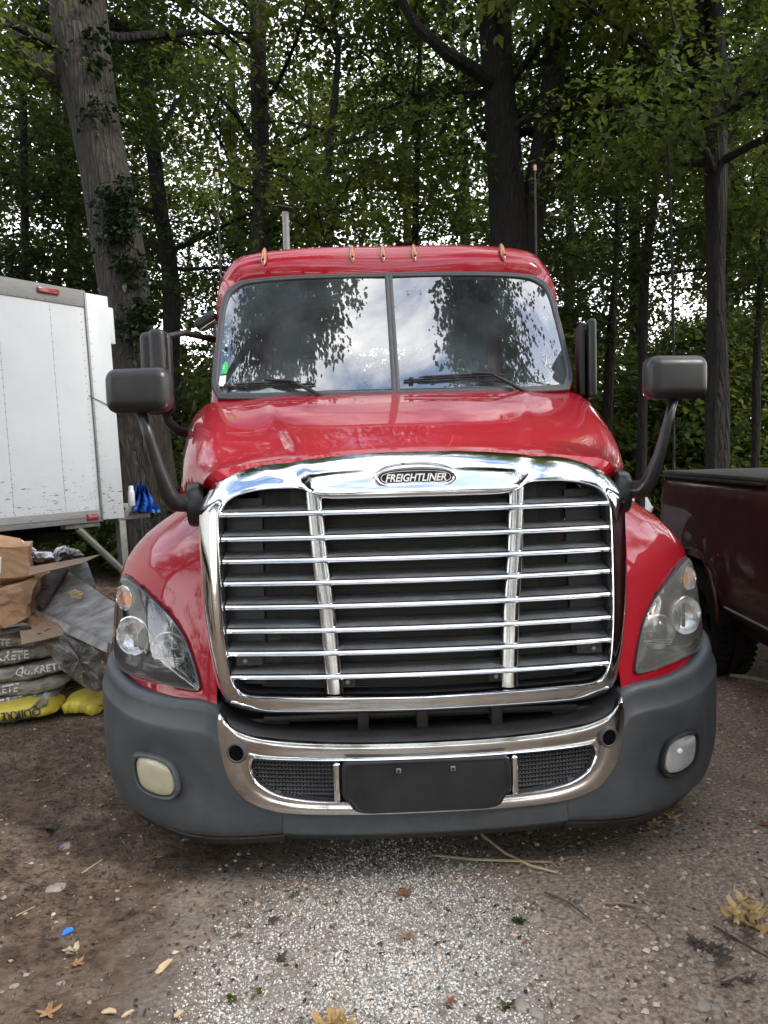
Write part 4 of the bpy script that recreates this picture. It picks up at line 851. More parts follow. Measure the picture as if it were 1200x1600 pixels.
def scatter_flakes(name, m_, xy, ln, wd, lift=.004, curl=.5):
    n = len(xy); a = rng.uniform(0, 2*PI, n); b = rng.normal(0, curl, n); w = wd*rng.uniform(.5, 1.3, n); l = ln*rng.uniform(.4, 1.4, n)
    d = np.stack([np.cos(a)*np.cos(b), np.sin(a)*np.cos(b), np.sin(b)], 1); s = np.stack([-np.sin(a), np.cos(a), rng.normal(0, curl, n)], 1)
    c0 = np.stack([xy[:, 0], xy[:, 1], gzv(xy[:, 0], xy[:, 1])+lift+np.abs(np.sin(b))*l*.5], 1)
    P = np.stack([c0-d*l[:, None]*.5, c0+s*w[:, None]*.5, c0+d*l[:, None]*.5, c0-s*w[:, None]*.5], 1)
    o = fast(name, P.reshape(-1, 3), (np.arange(n)*4)[:, None]+np.arange(4)[None], m_); o['kind'] = 'stuff'; return o
def vnoise(x, y, sc, seed):
    r = np.random.default_rng(seed); G = r.random((64, 64)); u = (x*sc) % 63; v = (y*sc) % 63; i = u.astype(int); j = v.astype(int); f = u-i; g = v-j
    f = f*f*(3-2*f); g = g*g*(3-2*g); return (G[i, j]*(1-f)+G[(i+1) % 64, j]*f)*(1-g)+(G[i, (j+1) % 64]*(1-f)+G[(i+1) % 64, (j+1) % 64]*f)*g
# white granules: an irregular spill in front of the bumper
N_ = 230000; x = rng.uniform(-1.35, 1.1, N_); y = rng.uniform(-1.3, .75, N_)
cxl = -.22+.12*(y+.3); d = np.sqrt(((x-cxl)/.61)**2+((y+.45)/.92)**2)
pr_ = np.clip(1.35-d*1.25, 0, 1)*np.clip(.15+1.5*vnoise(x+5, y+5, 3.1, 1)*(.5+vnoise(x+5, y+5, 9, 2)), 0, 1)
k = rng.random(N_) < pr_*.95
xy = np.stack([x[k], y[k]], 1); scatter_stones('white_granules', 'granule', xy, (.0014+.0042*rng.random(len(xy))**1.6), .8)
N_ = 2500; xy = np.stack([rng.uniform(-2.6, 2.6, N_), rng.uniform(-1.4, 3.0, N_)], 1); k = rng.random(N_) < .5*(vnoise(xy[:, 0]+5, xy[:, 1]+5, 1.3, 5) > .45); xy = xy[k]
scatter_stones('white_granules', 'granule', xy, rng.uniform(.0015, .0035, len(xy)), .8)
# grey gravel, mostly right of the truck
N_ = 130000; x = rng.uniform(-2.5, 3.6, N_); y = rng.uniform(-1.4, 5, N_)
pr_ = np.clip((x+1.0)/1.2, .10, 1)*np.clip(.1+1.3*vnoise(x+5, y+5, 2.1, 7), 0, 1)*np.clip(1.2-(y+1)/6, .2, 1); k = rng.random(N_) < pr_
xy = np.stack([x[k], y[k]], 1); scatter_stones('fine_gravel', 'gravel', xy, .002+.013*rng.random(len(xy))**7, .6)
# leaf litter and bark crumbs, mostly left and under the truck and in the wood
N_ = 70000; x = rng.uniform(-3.2, 3.6, N_); y = rng.uniform(-1.4, 5, N_)
pr_ = np.clip(1.0-(x+1.2)/1.6, .12, 1)*np.clip(.15+1.2*vnoise(x+5, y+5, 1.7, 9), 0, 1)+.25*(np.abs(x) < 1.3)*(y > .2); k = rng.random(N_) < pr_
xy = np.stack([x[k], y[k]], 1); scatter_flakes('leaf_litter', 'litter', xy, .022, .011, .003, .35)
N_ = 1800; xy = np.stack([rng.uniform(-3, 3.4, N_), rng.uniform(-1.3, 4, N_)], 1); scatter_flakes('twig_crumbs', 'straw', xy[rng.random(N_) < .55], .045, .0022, .003, .12)
N_ = 26000; xy = np.stack([rng.uniform(-16, 18, N_), rng.uniform(4, 24, N_)], 1); scatter_flakes('woodland_litter', 'litter', xy, .09, .05, .012, .4)
# ---- single things lying on the ground (pixel -> ground point)
def gp(px, py):
    d = Fv+Rv*(px-600)/F-Uv*(py-800)/F; t = (0-CAMLOC[2])/d[2]; p = np.array(CAMLOC)+d*t; return Vector((p[0], p[1], gz(p[0], p[1])))
def stone(px, py, r, m_, label, name='stone', flat=.5, group=None, cat='stone'):
    r *= .8; p = gp(px, py); bm = bmesh.new(); bmesh.ops.create_icosphere(bm, subdivisions=2, radius=1); rr = random.Random(px)
    off = [Vector((rr.uniform(-1, 1), rr.uniform(-1, 1), rr.uniform(-1, 1))).normalized() for _ in range(7)]
    for v in bm.verts:
        k = 1
        for o_ in off: k = min(k, .72/max(.01, v.co.normalized().dot(o_))) if v.co.normalized().dot(o_) > .6 else k
        v.co = Vector((v.co.x*k*r*1.25, v.co.y*k*r, v.co.z*k*r*flat))
    bmesh.ops.rotate(bm, matrix=Matrix.Rotation(rr.uniform(0, 3), 3, 'Z'), verts=bm.verts)
    me = bpy.data.meshes.new(name); bm.to_mesh(me); bm.free(); me.materials.append(M[m_]); o = link(name, me); o.location = p+Vector((0, 0, r*flat*.15)); tag(o, label, cat, group); return o
stone(88, 1386, .045, 'rock', 'flat brown fieldstone on the dirt below the blue flecked stone', flat=.35)
s_ = stone(104, 1322, .036, 'rock', 'small grey stone flecked with blue paint near the yellow bags', flat=.5)
for px, py, r, m_, l in ((95, 1534, .016, 'pebble', 'rounded pale pebble left of the wood chips, at the lower left'), (22, 1537, .017, 'pebble', 'pale pebble at the far left edge of the dirt'), (183, 1390, .012, 'pebble', 'white pebble beside the left edge of the white gravel'),
    (836, 1438, .028, 'pebble', 'upright tan pebble right of the white gravel'), (1110, 1500, .022, 'rock', 'grey stone beside the dark rotten leaves'), (1100, 1576, .025, 'pebble', 'pale stone at the lower right corner'), (1050, 1243, .024, 'pebble', 'pale stone on the gravel beyond the right bumper end'),
    (815, 1572, .032, 'rock', 'round grey stone at the bottom edge beside the moss tuft'), (847, 1490, .022, 'pebble', 'pale quartz stone below the upright tan pebble'), (898, 1493, .022, 'rock', 'brown stone right of the pale quartz stone'), (838, 1585, .028, 'pebble', 'tan stone at the bottom edge right of the round grey stone')):
    stone(px, py, r, m_, l)
def leaf_obj(px, py, size, m_, label, rot=0, lobes=5, curl=.3, name='dead_leaf', group=None, z=.008, cat='leaf'):
    """a dry lobed leaf with real curl"""
    p = gp(px, py); rr = random.Random(px*7+py); n = lobes*8; out = []
    for j in range(n):
        a = 2*PI*j/n; k = .42+.58*abs(math.cos(a*lobes/2))**1.7; k *= .80+.20*math.cos(a*1.0+1.3)
        k *= rr.uniform(.72, 1.15); x, y = size*k*math.cos(a), size*k*.8*math.sin(a); out.append(Vector((x, y, size*curl*(k**2)*(.6+.8*math.sin(a*2+px))+rr.uniform(0, .06)*size)))
    V = [Vector((0, 0, 0))]; mid = [o_*.5+Vector((0, 0, -size*curl*.15)) for o_ in out]
    mb = MB().grid([mid, out], closeu=True).fan(mid, Vector((0, 0, 0)))
    V2 = [v.copy() for v in mb.V]
    mb.tube([(-size*.95, 0, .004), (-size*1.3, .05*size, .012)], size*.02+.0006, 5)
    o = mb.build(name, m_, None, smooth=False); o.location = p+Vector((0, 0, z)); o.rotation_euler = (rr.uniform(-.15, .15), rr.uniform(-.15, .15), rot); tag(o, label, cat, group); return o
for px, py, sz, m_, rot, l in ((407, 1350, .040, 'deadleaf', .5, 'tan dead leaf just under the bumper on the white gravel'), (425, 1438, .040, 'darkleaf', 1.2, 'dark brown crumpled leaf in the middle of the white gravel'), (438, 1497, .038, 'darkleaf', 2.0, 'darkest brown leaf scrap below the crumpled leaf on the white gravel'),
    (630, 1396, .048, 'rustleaf', .2, 'rust brown oak leaf on the white gravel below the plate'), (635, 1465, .045, 'deadleaf', 2.2, 'tan oak leaf on the white gravel below the rust leaf'), (703, 1566, .032, 'rustleaf', 1.0, 'small red leaf at the bottom of the white gravel'), (1020, 1288, .055, 'strawleaf', 1.0, 'pale green dry leaf under the right end of the bumper'),
    (1050, 1278, .055, 'strawleaf', 2.6, 'pale dry leaf beside the other one under the right bumper end'), (245, 1340, .030, 'deadleaf', .3, 'small tan leaf on the dirt near the left bumper end'), (120, 1505, .034, 'deadleaf', .9, 'orange brown leaf on the dirt right of the blue scrap'), (75, 1583, .05, 'deadleaf', 2.9, 'orange brown leaf at the lower left corner'),
    (57, 1223, .04, 'deadleaf', 2.9, 'brown leaf on the dirt in front of the yellow bags'), (1195, 1290, .04, 'rustleaf', 2.9, 'red brown leaf at the right edge'), (822, 1476, .016, 'rustleaf', .9, 'tiny orange leaf right of the white gravel'), (450, 1180+200, .02, 'deadleaf', 1.9, 'tiny curled leaf left of the crumpled dark leaf')):
    leaf_obj(px, py, sz, m_, l, rot)
cl1 = empty('leaf_clump', gp(1172, 1440), 'clump of curled straw coloured leaves at the right edge', 'leaf clump')
cl2 = empty('leaf_clump', gp(528, 1604), 'clump of curled straw coloured leaves at the bottom edge', 'leaf clump')
for cl, sp, n in ((cl1, .09, 12), (cl2, .06, 7)):
    for i in range(n):
        o = leaf_obj(600+i*13+(0 if cl is cl1 else 300), 1500, random.uniform(.048, .072), 'strawleaf', None, random.uniform(0, 6), 5, .45, 'curled_leaf')
        for k_ in ('label', 'category'):
            if k_ in o: del o[k_]
        o.parent = cl; o.location = (random.uniform(-sp, sp), random.uniform(-sp*.6, sp*.6), .012+i*.005); o.rotation_euler = (random.uniform(-.7, .7), random.uniform(-.7, .7), random.uniform(0, 6))
cl3 = empty('leaf_clump', gp(1160, 1500), 'clump of dark rotten leaves and twigs below the straw coloured clump', 'leaf clump')
for i in range(10):
    o = leaf_obj(700+i*17, 1500, random.uniform(.035, .06), 'darkleaf', None, 0, 5, .3, 'rotten_leaf')
    for k_ in ('label', 'category'):
        if k_ in o: del o[k_]
    o.parent = cl3; o.location = (random.uniform(-.13, .12), random.uniform(-.14, .10), .008+i*.002); o.rotation_euler = (random.uniform(-.3, .3), random.uniform(-.3, .3), random.uniform(0, 6))
def stick(pts, r, m_, label, name='stick', cat='stick'):
    P = [gp(*q)+Vector((0, 0, r+.004+random.uniform(0, .006))) for q in pts]
    o = MB().tube(P, [r*.9]+[r]*(len(P)-2)+[r*.6], 7).build(name, m_); tag(o, label, cat); return o
stick([(680, 1341), (740, 1349), (800, 1352), (862, 1354)], .0055, 'straw', 'pale dry stalk lying along the edge of the bumper shadow', 'dry_stalk', 'stalk')
stick([(745, 1303), (790, 1340), (830, 1360), (872, 1369)], .006, 'straw', 'pale bent stalk crossing the longer stalk under the bumper', 'dry_stalk', 'stalk')
stick([(860, 1352), (872, 1362)], .003, 'straw', 'short broken stalk end at the tip of the crossing stalks', 'dry_stalk', 'stalk')
stick([(850, 1400), (890, 1418), (925, 1445)], .004, 'plank', 'thin dark twig on the gravel below the stalks', 'twig', 'twig')
stick([(942, 1417), (975, 1418), (1003, 1424)], .005, 'ply', 'short grey brown stick on the gravel in the right middle', 'twig', 'twig')
stick([(1140, 1063), (1170, 1066), (1200, 1072)], .014, 'straw', 'pale weathered branch on the ground beside the maroon pickup', 'branch', 'branch')
stick([(1115, 1452), (1150, 1475), (1200, 1502)], .005, 'darkleaf', 'dark leaf stem lying across the rotten leaves', 'twig', 'twig')
stick([(1120, 1545), (1150, 1530), (1170, 1520)], .005, 'ply', 'brown twig below the rotten leaves', 'twig', 'twig')
stick([(25, 1433), (55, 1418)], .003, 'straw', 'pale straw on the dirt left of the blue scrap', 'straw', 'straw')
stick([(20, 1372), (60, 1388)], .003, 'darkleaf', 'dark thin twig beside the flat brown fieldstone', 'twig', 'twig')
stick([(128, 1367), (160, 1345)], .003, 'straw', 'pale straw right of the flat brown fieldstone', 'straw', 'straw')
stick([(320, 1340), (365, 1318), (395, 1310)], .004, 'darkleaf', 'dark twig at the shadow edge under the bumper', 'twig', 'twig')
def chip(px, py, l, w, rot, m_, label, name, cat):
    p = gp(px, py); pts = [(-l, -w*.3), (-l*.6, -w), (l*.5, -w*.8), (l, -w*.1), (l*.7, w*.7), (-l*.2, w), (-l*.8, w*.6)]
    mb = MB(); a = [Vector((x, y, .004+.006*math.sin(x*60+1))) for x, y in pts]; b = [v+Vector((0, 0, .004)) for v in a]
    mb.grid([a, b], closeu=True).cap(a).cap(b); o = mb.build(name, m_, None, smooth=False); o.location = p; o.rotation_euler = (.1, -.1, rot); tag(o, label, cat)
chip(256, 1510, .038, .012, .9, 'woodchip', 'splintered pale wood chip at the edge of the white gravel', 'wood_chip', 'wood chip')
chip(171, 1581, .030, .010, -.4, 'woodchip', 'pale wood chip at the bottom left', 'wood_chip', 'wood chip')
chip(200, 1585, .020, .006, .4, 'woodchip', 'thin wood splinter just right of the bottom left chip', 'wood_chip', 'wood chip')
chip(280, 1586, .016, .009, .4, 'woodchip', 'small pale wood chip at the bottom left of the white gravel', 'wood_chip', 'wood chip')
chip(106, 1456, .022, .017, .2, 'bluescrap', 'bright blue plastic scrap on the dirt at the left', 'plastic_scrap', 'plastic scrap')
chip(97, 1326, .012, .006, .2, 'bluescrap', 'blue sliver lying on the small grey stone', 'plastic_scrap', 'plastic scrap')
def weed(px, py, r, n, label, m_='leafC'):
    p = gp(px, py); mb = MB(); rr = random.Random(px)
    for i in range(n):
        a = rr.uniform(0, 6.28); l = r*rr.uniform(.4, 1); e = rr.uniform(.2, 1.1); d = Vector((math.cos(a)*math.cos(e), math.sin(a)*math.cos(e), math.sin(e)*.8)); s_ = Vector((-math.sin(a), math.cos(a), 0))*l*.22
        b = Vector((rr.uniform(-.3, .3)*r, rr.uniform(-.3, .3)*r, 0)); mb.add([b, b+d*l*.6+s_, b+d*l+Vector((0, 0, -.1*l)), b+d*l*.6-s_], [(0, 1, 2, 3)])
    o = mb.build('weed', m_, None, smooth=False); o.location = p; tag(o, label, 'weed')
weed(78, 1298, .07, 12, 'small green weed on the dirt in front of the yellow bags', 'ivy')
weed(365, 1560, .035, 14, 'bright green seedling in the lower part of the white gravel')
weed(403, 1550, .03, 9, 'second green seedling right of the bright one in the white gravel')
weed(790, 1573, .03, 30, 'bright moss tuft at the bottom edge beside the round grey stone')
weed(812, 1442, .035, 26, 'thin green moss patch right of the white gravel', 'leafA')
weed(115, 1487, .05, 18, 'dry grass tuft below the blue scrap', 'straw')
weed(460, 1398, .03, 8, 'small sprig in the upper part of the white gravel')
# ================================================================== TREES
CLEAR = [((380, 432), -50, 400, 13.0, .85), ((745, 880), 40, 380, 11.5, .55), ((150, 245), 120, 720, 10.5, .6), ((80, 165), -50, 150, 10.5, .5), ((1092, 1140), 180, 720, 10.0, .7), ((235, 270), 230, 400, 14, .6)]
def prune(cc, x, y, z0, rg):
    """thin the sprays that hang right in front of the main trunks"""
    P = cc+np.array([x, y, z0])-np.array(CAMLOC); dz = P@Fv; px = 600+F*(P@Rv)/dz; py = 800-F*(P@Uv)/dz; keep = np.ones(len(cc), bool); rd = rg.random(len(cc))
    for (x0, x1), y0, y1, d, pr in CLEAR: keep &= ~((dz > 1) & (dz < d+.3) & (px > x0-25) & (px < x1+25) & (py > y0) & (py < y1) & (rd < pr))
    return cc[keep]
def leafset(name, centers, radii, per, leaf, m_, parent=None, flat=.35, droop=.25, rg=rng, compound=False):
    """leaf sprays: every spray is a drooping layered disc of kite shaped leaves"""
    n = len(centers); tot = n*per
    c = np.repeat(centers, per, 0); r = np.repeat(radii, per)
    a = rg.uniform(0, 2*PI, tot); q = np.sqrt(rg.random(tot)); z = rg.normal(0, flat, tot)*.35
    tilt = np.repeat(rg.uniform(0, 2*PI, n), per); tm = np.repeat(rg.uniform(.05, .55, n), per)
    # leaves gather along a few twigs of the spray
    tw = np.round(a/(2*PI)*7)/7*2*PI; a = a*.35+tw*.65+rg.normal(0, .08, tot)
    off = np.stack([np.cos(a)*q, np.sin(a)*q, z-droop*q*q+tm*q*np.cos(a-tilt)], 1)*r[:, None]
    P = c+off
    h = a+rg.normal(0, .7, tot); pit = rg.normal(-.35, .45, tot); L_ = leaf*(.5+.85*rg.random(tot))*np.repeat(rg.uniform(.75, 1.15, n), per)
    d = np.stack([np.cos(h)*np.cos(pit), np.sin(h)*np.cos(pit), np.sin(pit)], 1)
    s = np.stack([-np.sin(h), np.cos(h), rg.normal(0, .45, tot)], 1); s /= np.linalg.norm(s, axis=1)[:, None]
    w = L_*rg.uniform(.26, .42, tot)
    up = np.array([0, 0, 1.0])*L_[:, None]*.10
    V = np.stack([P, P+d*L_[:, None]*.45+s*w[:, None]+up, P+d*L_[:, None], P+d*L_[:, None]*.45-s*w[:, None]+up], 1).reshape(-1, 3)
    b = (np.arange(tot)*4)[:, None]; Q = np.concatenate([b+np.array([[0, 1, 2]]), b+np.array([[0, 2, 3]])], 0)
    return fast(name, V, Q, m_, parent)
def trunk_mesh(pts, rads, seg=14, flare=0.0, rough=.07, seed=1):
    rr = random.Random(seed); P = crom([tuple(p)+(r,) for p, r in zip(pts, rads)], 8); rows = []
    u = Vector((1, 0, 0)); ph = [rr.uniform(0, 6.28) for _ in range(5)]
    for i, (x, y, z, r) in enumerate(P):
        p = Vector((x, y, z)); q = Vector(P[min(i+1, len(P)-1)][:3])-Vector(P[max(i-1, 0)][:3]); t = q.normalized(); u = (u-t*u.dot(t)).normalized(); w = t.cross(u)
        f = 1+flare*math.exp(-max(0, z)/.35)
        row = []
        for j in range(seg):
            a = 2*PI*j/seg; k = 1+rough*math.sin(3*a+ph[0]+z*.7)+rough*.7*math.sin(5*a+ph[1]-z*1.1)+rough*.5*math.sin(2*a+ph[2]+z*2.3)
            if flare: k += .25*flare*math.exp(-max(0, z)/.3)*math.cos(4*a+ph[3])
            row.append(p+(u*math.cos(a)+w*math.sin(a))*r*k*f)
        rows.append(row)
    return rows
def add_limbs(mb, base_pts, n, zmin, zmax, reach, rr, r0, tips):
    for i in range(n):
        t = rr.uniform(zmin, zmax)
        p = None
        for a, b in zip(base_pts, base_pts[1:]):
            if a[2] <= t <= b[2]: k = (t-a[2])/max(1e-6, b[2]-a[2]); p = Vector(a).lerp(Vector(b), k)
        if p is None: p = Vector(base_pts[-1])
        az = rr.uniform(0, 2*PI); L_ = reach*rr.uniform(.5, 1.0); el = rr.uniform(.1, .75)
        pts = [p]; d = Vector((math.cos(az)*math.cos(el), math.sin(az)*math.cos(el), math.sin(el)))
        for s_ in range(5):
            d = (d+Vector((rr.uniform(-.25, .25), rr.uniform(-.25, .25), rr.uniform(-.22, .12)))).normalized(); pts.append(pts[-1]+d*L_/5); tips.append(pts[-1].copy())
        mb.tube(pts, [r0*(1-.17*k) for k in range(6)], 6, cap=False)
        for q in (2, 3, 4):
            d2 = (d+Vector((rr.uniform(-1, 1), rr.uniform(-1, 1), rr.uniform(-.4, .4)))).normalized(); e = [pts[q], pts[q]+d2*L_*.2, pts[q]+d2*L_*.38+Vector((0, 0, -.05*L_))]
            mb.tube(e, [r0*.35, r0*.25, r0*.1], 5, cap=False); tips += e[1:]
def tree(label, x, y, r, H=12, leanx=0, leany=0, crown=(3.5, 9), reach=2.4, nl=16, sprays=150, per=95, leaf=.107, m_='leafA', seed=1, pts=None, rads=None, group='woodland trees behind the trucks', bk='bark', ground=True, low=0.0, limbR=.05, kind='tree', box=None, sprayr=(.45, .95)):
    rr = random.Random(seed); rg = np.random.default_rng(seed)
    g0 = gz(x, y)
    root = empty(kind, (x, y, g0), label, 'tree', group)
    if pts is None:
        pts = [(0, 0, -.1)]; k = 5
        for i in range(1, k+1):
            t = i/k; pts.append((leanx*t+rr.uniform(-.12, .12), leany*t+rr.uniform(-.12, .12), H*t))
        rads = [r*(1-.62*i/k) for i in range(k+1)]
    rows = trunk_mesh(pts, rads, flare=.35, seed=seed)
    MB().grid(rows, closeu=True).build('trunk', bk, root, sharp=0)
    tips = []; lb = MB(); add_limbs(lb, pts, nl, crown[0], crown[1], reach, rr, limbR, tips)
    lb.build('branches', 'barkdark', root, sharp=0)
    T_ = np.array([tuple(t) for t in tips]); idx = rg.integers(0, len(T_), sprays); cc = T_[idx]+rg.normal(0, .35, (sprays, 3))*np.array([1, 1, .7])
    if box:
        for (bx, by_, bz, sx, sy, sz, n) in box:
            L0 = Vector((bx, by_, bz))-Vector((x, y, 0)); a0 = Vector((pts[-3][0], pts[-3][1], pts[-3][2])); mid = a0.lerp(L0, .5)+Vector((0, 0, 1.0))
            lb2 = MB().tube([a0, a0.lerp(mid, .5)+Vector((0, 0, .3)), mid, mid.lerp(L0, .5)+Vector((0, 0, .2)), L0], [.09, .08, .06, .04, .02], 7); lb2.build('bough', 'bark', root)
            cc = np.concatenate([cc, rg.normal(0, 1, (n, 3))*np.array([sx, sy, sz])+np.array(L0)])
    cc = prune(cc, x, y, g0, rg); sprays = len(cc); leafset('crown', cc, rg.uniform(*sprayr, sprays), per, leaf, m_, root, rg=rg)
    return root
def copy_tree(src, x, y, rz, sc, label, kind='tree', group='woodland trees behind the trucks'):
    r = src.copy(); COL.objects.link(r); r.location = (x, y, gz(x, y)); r.rotation_euler = (0, 0, rz); r.scale = (sc, sc, sc); r['label'] = label
    if group: r['group'] = group
    for ch in list(src.children):
        c = ch.copy(); COL.objects.link(c); c.parent = r
    return r
def P3(px, py, d, o): v = at(px, py, d)-Vector(o); return (v.x, v.y, v.z)
def pxtrunk(path, wpx, d):
    """trunk path given by photo pixels at distance d: returns base location, local points, radii"""
    w = [at(px, py, d) for px, py in path]; base = Vector((w[0].x, w[0].y, 0))
    pts = [(p.x-base.x, p.y-base.y, p.z) for p in w]
    dx = (pts[1][0]-pts[0][0])/(pts[1][2]-pts[0][2]); pts = [(pts[0][0]-dx*(pts[0][2]+.1), 0, -.1)]+pts
    last = pts[-1]; pv = pts[-2]; k = 4.5/max(.1, last[2]-pv[2]); pts.append((last[0]+(last[0]-pv[0])*k*.6, last[1]+(last[1]-pv[1])*k*.6, last[2]+4.5))
    rr_ = [wp_/2*d/F for wp_ in wpx]; return base, pts, [rr_[0]*1.08]+rr_+[rr_[-1]*.55]
b, p, r = pxtrunk([(224, 720), (210, 600), (195, 450), (170, 290), (140, 150), (118, 0)], [88, 82, 76, 74, 80, 82], 10.5)
tA = tree('thick grey trunked tree leaning left, with ivy, behind the white box trailer', b.x, b.y, .4, pts=p, rads=r, crown=(6.0, 11), reach=3.4, nl=16, sprays=150, per=135, m_='leafA', seed=3, kind='broadleaf_tree', limbR=.09)
MB().grid(trunk_mesh([P3(150, 140, 10.5, b), P3(118, 122, 10.5, b), P3(80, 105, 10.4, b), P3(50, 85, 10.3, b), P3(28, 40, 10.2, b)], [.25, .20, .17, .13, .10], seed=5), closeu=True).build('fork', 'bark', tA, sharp=0)
rg = np.random.default_rng(11); cc = []
for px, py, sp, n in ((185, 330, 16, 26), (178, 370, 14, 22), (190, 300, 10, 14), (205, 520, 14, 20), (222, 470, 10, 14), (160, 170, 14, 12), (150, 60, 16, 14), (200, 600, 12, 14), (212, 420, 10, 12)):
    for _ in range(n):
        v = at(px+rg.normal(0, sp), py+rg.normal(0, sp*1.5), 10.5-.42+abs(rg.normal(0, .05))); cc.append((v.x-b.x, v.y-b.y, v.z))
leafset('ivy', np.array(cc), rg.uniform(.08, .18, len(cc)), 16, .09, 'ivy', tA, rg=rg)
b, p, r = pxtrunk([(409, 560), (408, 380), (406, 200), (403, 80), (402, 0)], [29, 27, 26, 25, 26], 13)
tB = tree('straight slim grey trunked tree rising left of the exhaust stack', b.x, b.y, .2, pts=p, rads=r, crown=(5.2, 11), reach=2.8, nl=14, sprays=130, per=100, m_='leafC', seed=4, kind='broadleaf_tree')
MB().tube([P3(392, 215, 13, b), P3(370, 180, 12.6, b), P3(345, 155, 12.3, b), P3(320, 130, 12, b)], [.05, .045, .03, .012], 7).build('bare_branch', 'bark', tB)
MB().tube([P3(415, 325, 13, b), P3(392, 300, 12.7, b), P3(365, 290, 12.4, b), P3(345, 265, 12, b)], [.03, .025, .02, .01], 7).build('bare_branch', 'bark', tB)
b, p, r = pxtrunk([(268, 640), (266, 440), (252, 330), (240, 230), (228, 120), (222, 0)], [26, 26, 24, 22, 22, 20], 14)
tC = tree('dark slim tree standing between the thick ivy trunk and the straight slim one', b.x, b.y, .2, pts=p, rads=r, crown=(4.6, 11), reach=2.8, nl=15, sprays=150, per=100, m_='leafB', seed=6, kind='broadleaf_tree', bk='barkdark')
b, p, r = pxtrunk([(797, 600), (797, 370), (790, 250), (779, 120), (771, 0)], [66, 62, 54, 50, 50], 11.5)
tD = tree('dark twin trunked tree behind the right half of the cab roof', b.x, b.y, .3, pts=p, rads=r, crown=(5.8, 11), reach=3.2, nl=18, sprays=150, per=128, m_='leafB', seed=8, kind='broadleaf_tree', limbR=.07, bk='barkdark')
MB().grid(trunk_mesh([P3(812, 420, 11.5, b), P3(826, 360, 11.5, b), P3(842, 270, 11.5, b), P3(856, 180, 11.5, b), P3(868, 80, 11.5, b), P3(880, -60, 11.5, b)], [.22, .20, .18, .17, .16, .13], seed=9), closeu=True).build('second_trunk', 'barkdark', tD, sharp=0)
MB().tube([P3(782, 140, 11.5, b), P3(735, 105, 11.1, b), P3(700, 85, 10.8, b), P3(650, 40, 10.5, b), P3(610, -30, 10.2, b)], [.11, .10, .09, .07, .05], 8).build('branch', 'barkdark', tD)
b, p, r = pxtrunk([(1122, 720), (1121, 560), (1119, 430), (1118, 250), (1108, 120), (1082, 0)], [36, 32, 28, 34, 44, 46], 10)
tE = tree('dark tree with forked top standing behind the maroon pickup', b.x, b.y, .3, pts=p, rads=r, crown=(5.0, 10), reach=3.0, nl=18, sprays=165, per=135, m_='leafA', seed=10, kind='broadleaf_tree', limbR=.06, bk='barkdark')
MB().grid(trunk_mesh([P3(1118, 240, 10, b), P3(1126, 130, 9.9, b), P3(1118, 40, 9.8, b), P3(1110, -50, 9.8, b)], [.10, .095, .09, .07], seed=12), closeu=True).build('second_trunk', 'barkdark', tE, sharp=0)
MB().tube([P3(1122, 200, 10, b), P3(1150, 140, 9.8, b), P3(1180, 90, 9.6, b), P3(1215, 40, 9.5, b)], [.09, .075, .06, .05], 8).build('branch', 'barkdark', tE)
for lab, path, wpx, d, mm, sd_, cr_ in (
    ('thin dark sapling behind the left half of the windshield', [(516, 420), (514, 250), (522, 160), (528, 70), (518, 0)], [11, 10, 11, 9, 8], 12, 'leafC', 21, (4.5, 9.5)),
    ('thin sapling right of the roof centre, half hidden in leaves', [(648, 420), (649, 340), (653, 240), (656, 120)], [12, 10, 9, 7], 13, 'leafA', 22, (4.2, 9)),
    ('slim dark tree right of the twin trunks', [(1003, 700), (1006, 450), (1020, 330), (1030, 230), (1040, 60)], [15, 15, 13, 11, 8], 12, 'leafB', 23, (3.4, 9)),
    ('pale crooked vine stem hanging left of the dark forked tree', [(1052, 500), (1042, 190), (1036, 110), (1062, 50), (1046, 0)], [4, 5, 5, 4, 4], 8.5, 'leafC', 24, (6.5, 9)),
    ('slim dark tree at the left edge beyond the box trailer', [(42, 460), (38, 330), (36, 160), (36, 20)], [9, 12, 12, 9], 13, 'leafB', 25, (4.4, 9)),
    ('slim dark tree between the thick trunk and the left edge', [(150, 460), (96, 280), (90, 120), (88, 0)], [9, 10, 10, 9], 16, 'leafA', 26, (4.8, 11)),
    ('dark tree half hidden behind the right door mirror', [(948, 760), (950, 640), (955, 520), (962, 420)], [18, 16, 14, 10], 14, 'leafB', 27, (3.0, 9)),
    ('dark slim tree at the right edge behind the pickup', [(1180, 720), (1182, 560), (1190, 420), (1196, 240)], [12, 12, 10, 9], 12, 'leafA', 28, (3.2, 9))):
    b, p, r = pxtrunk(path, wpx, d); tree(lab, b.x, b.y, .1, pts=p, rads=r, crown=cr_, reach=2.3, nl=12, sprays=90, per=115, m_=mm, seed=sd_, kind='sapling' if 'sapling' in lab else 'tree', limbR=.028, bk='barkdark')
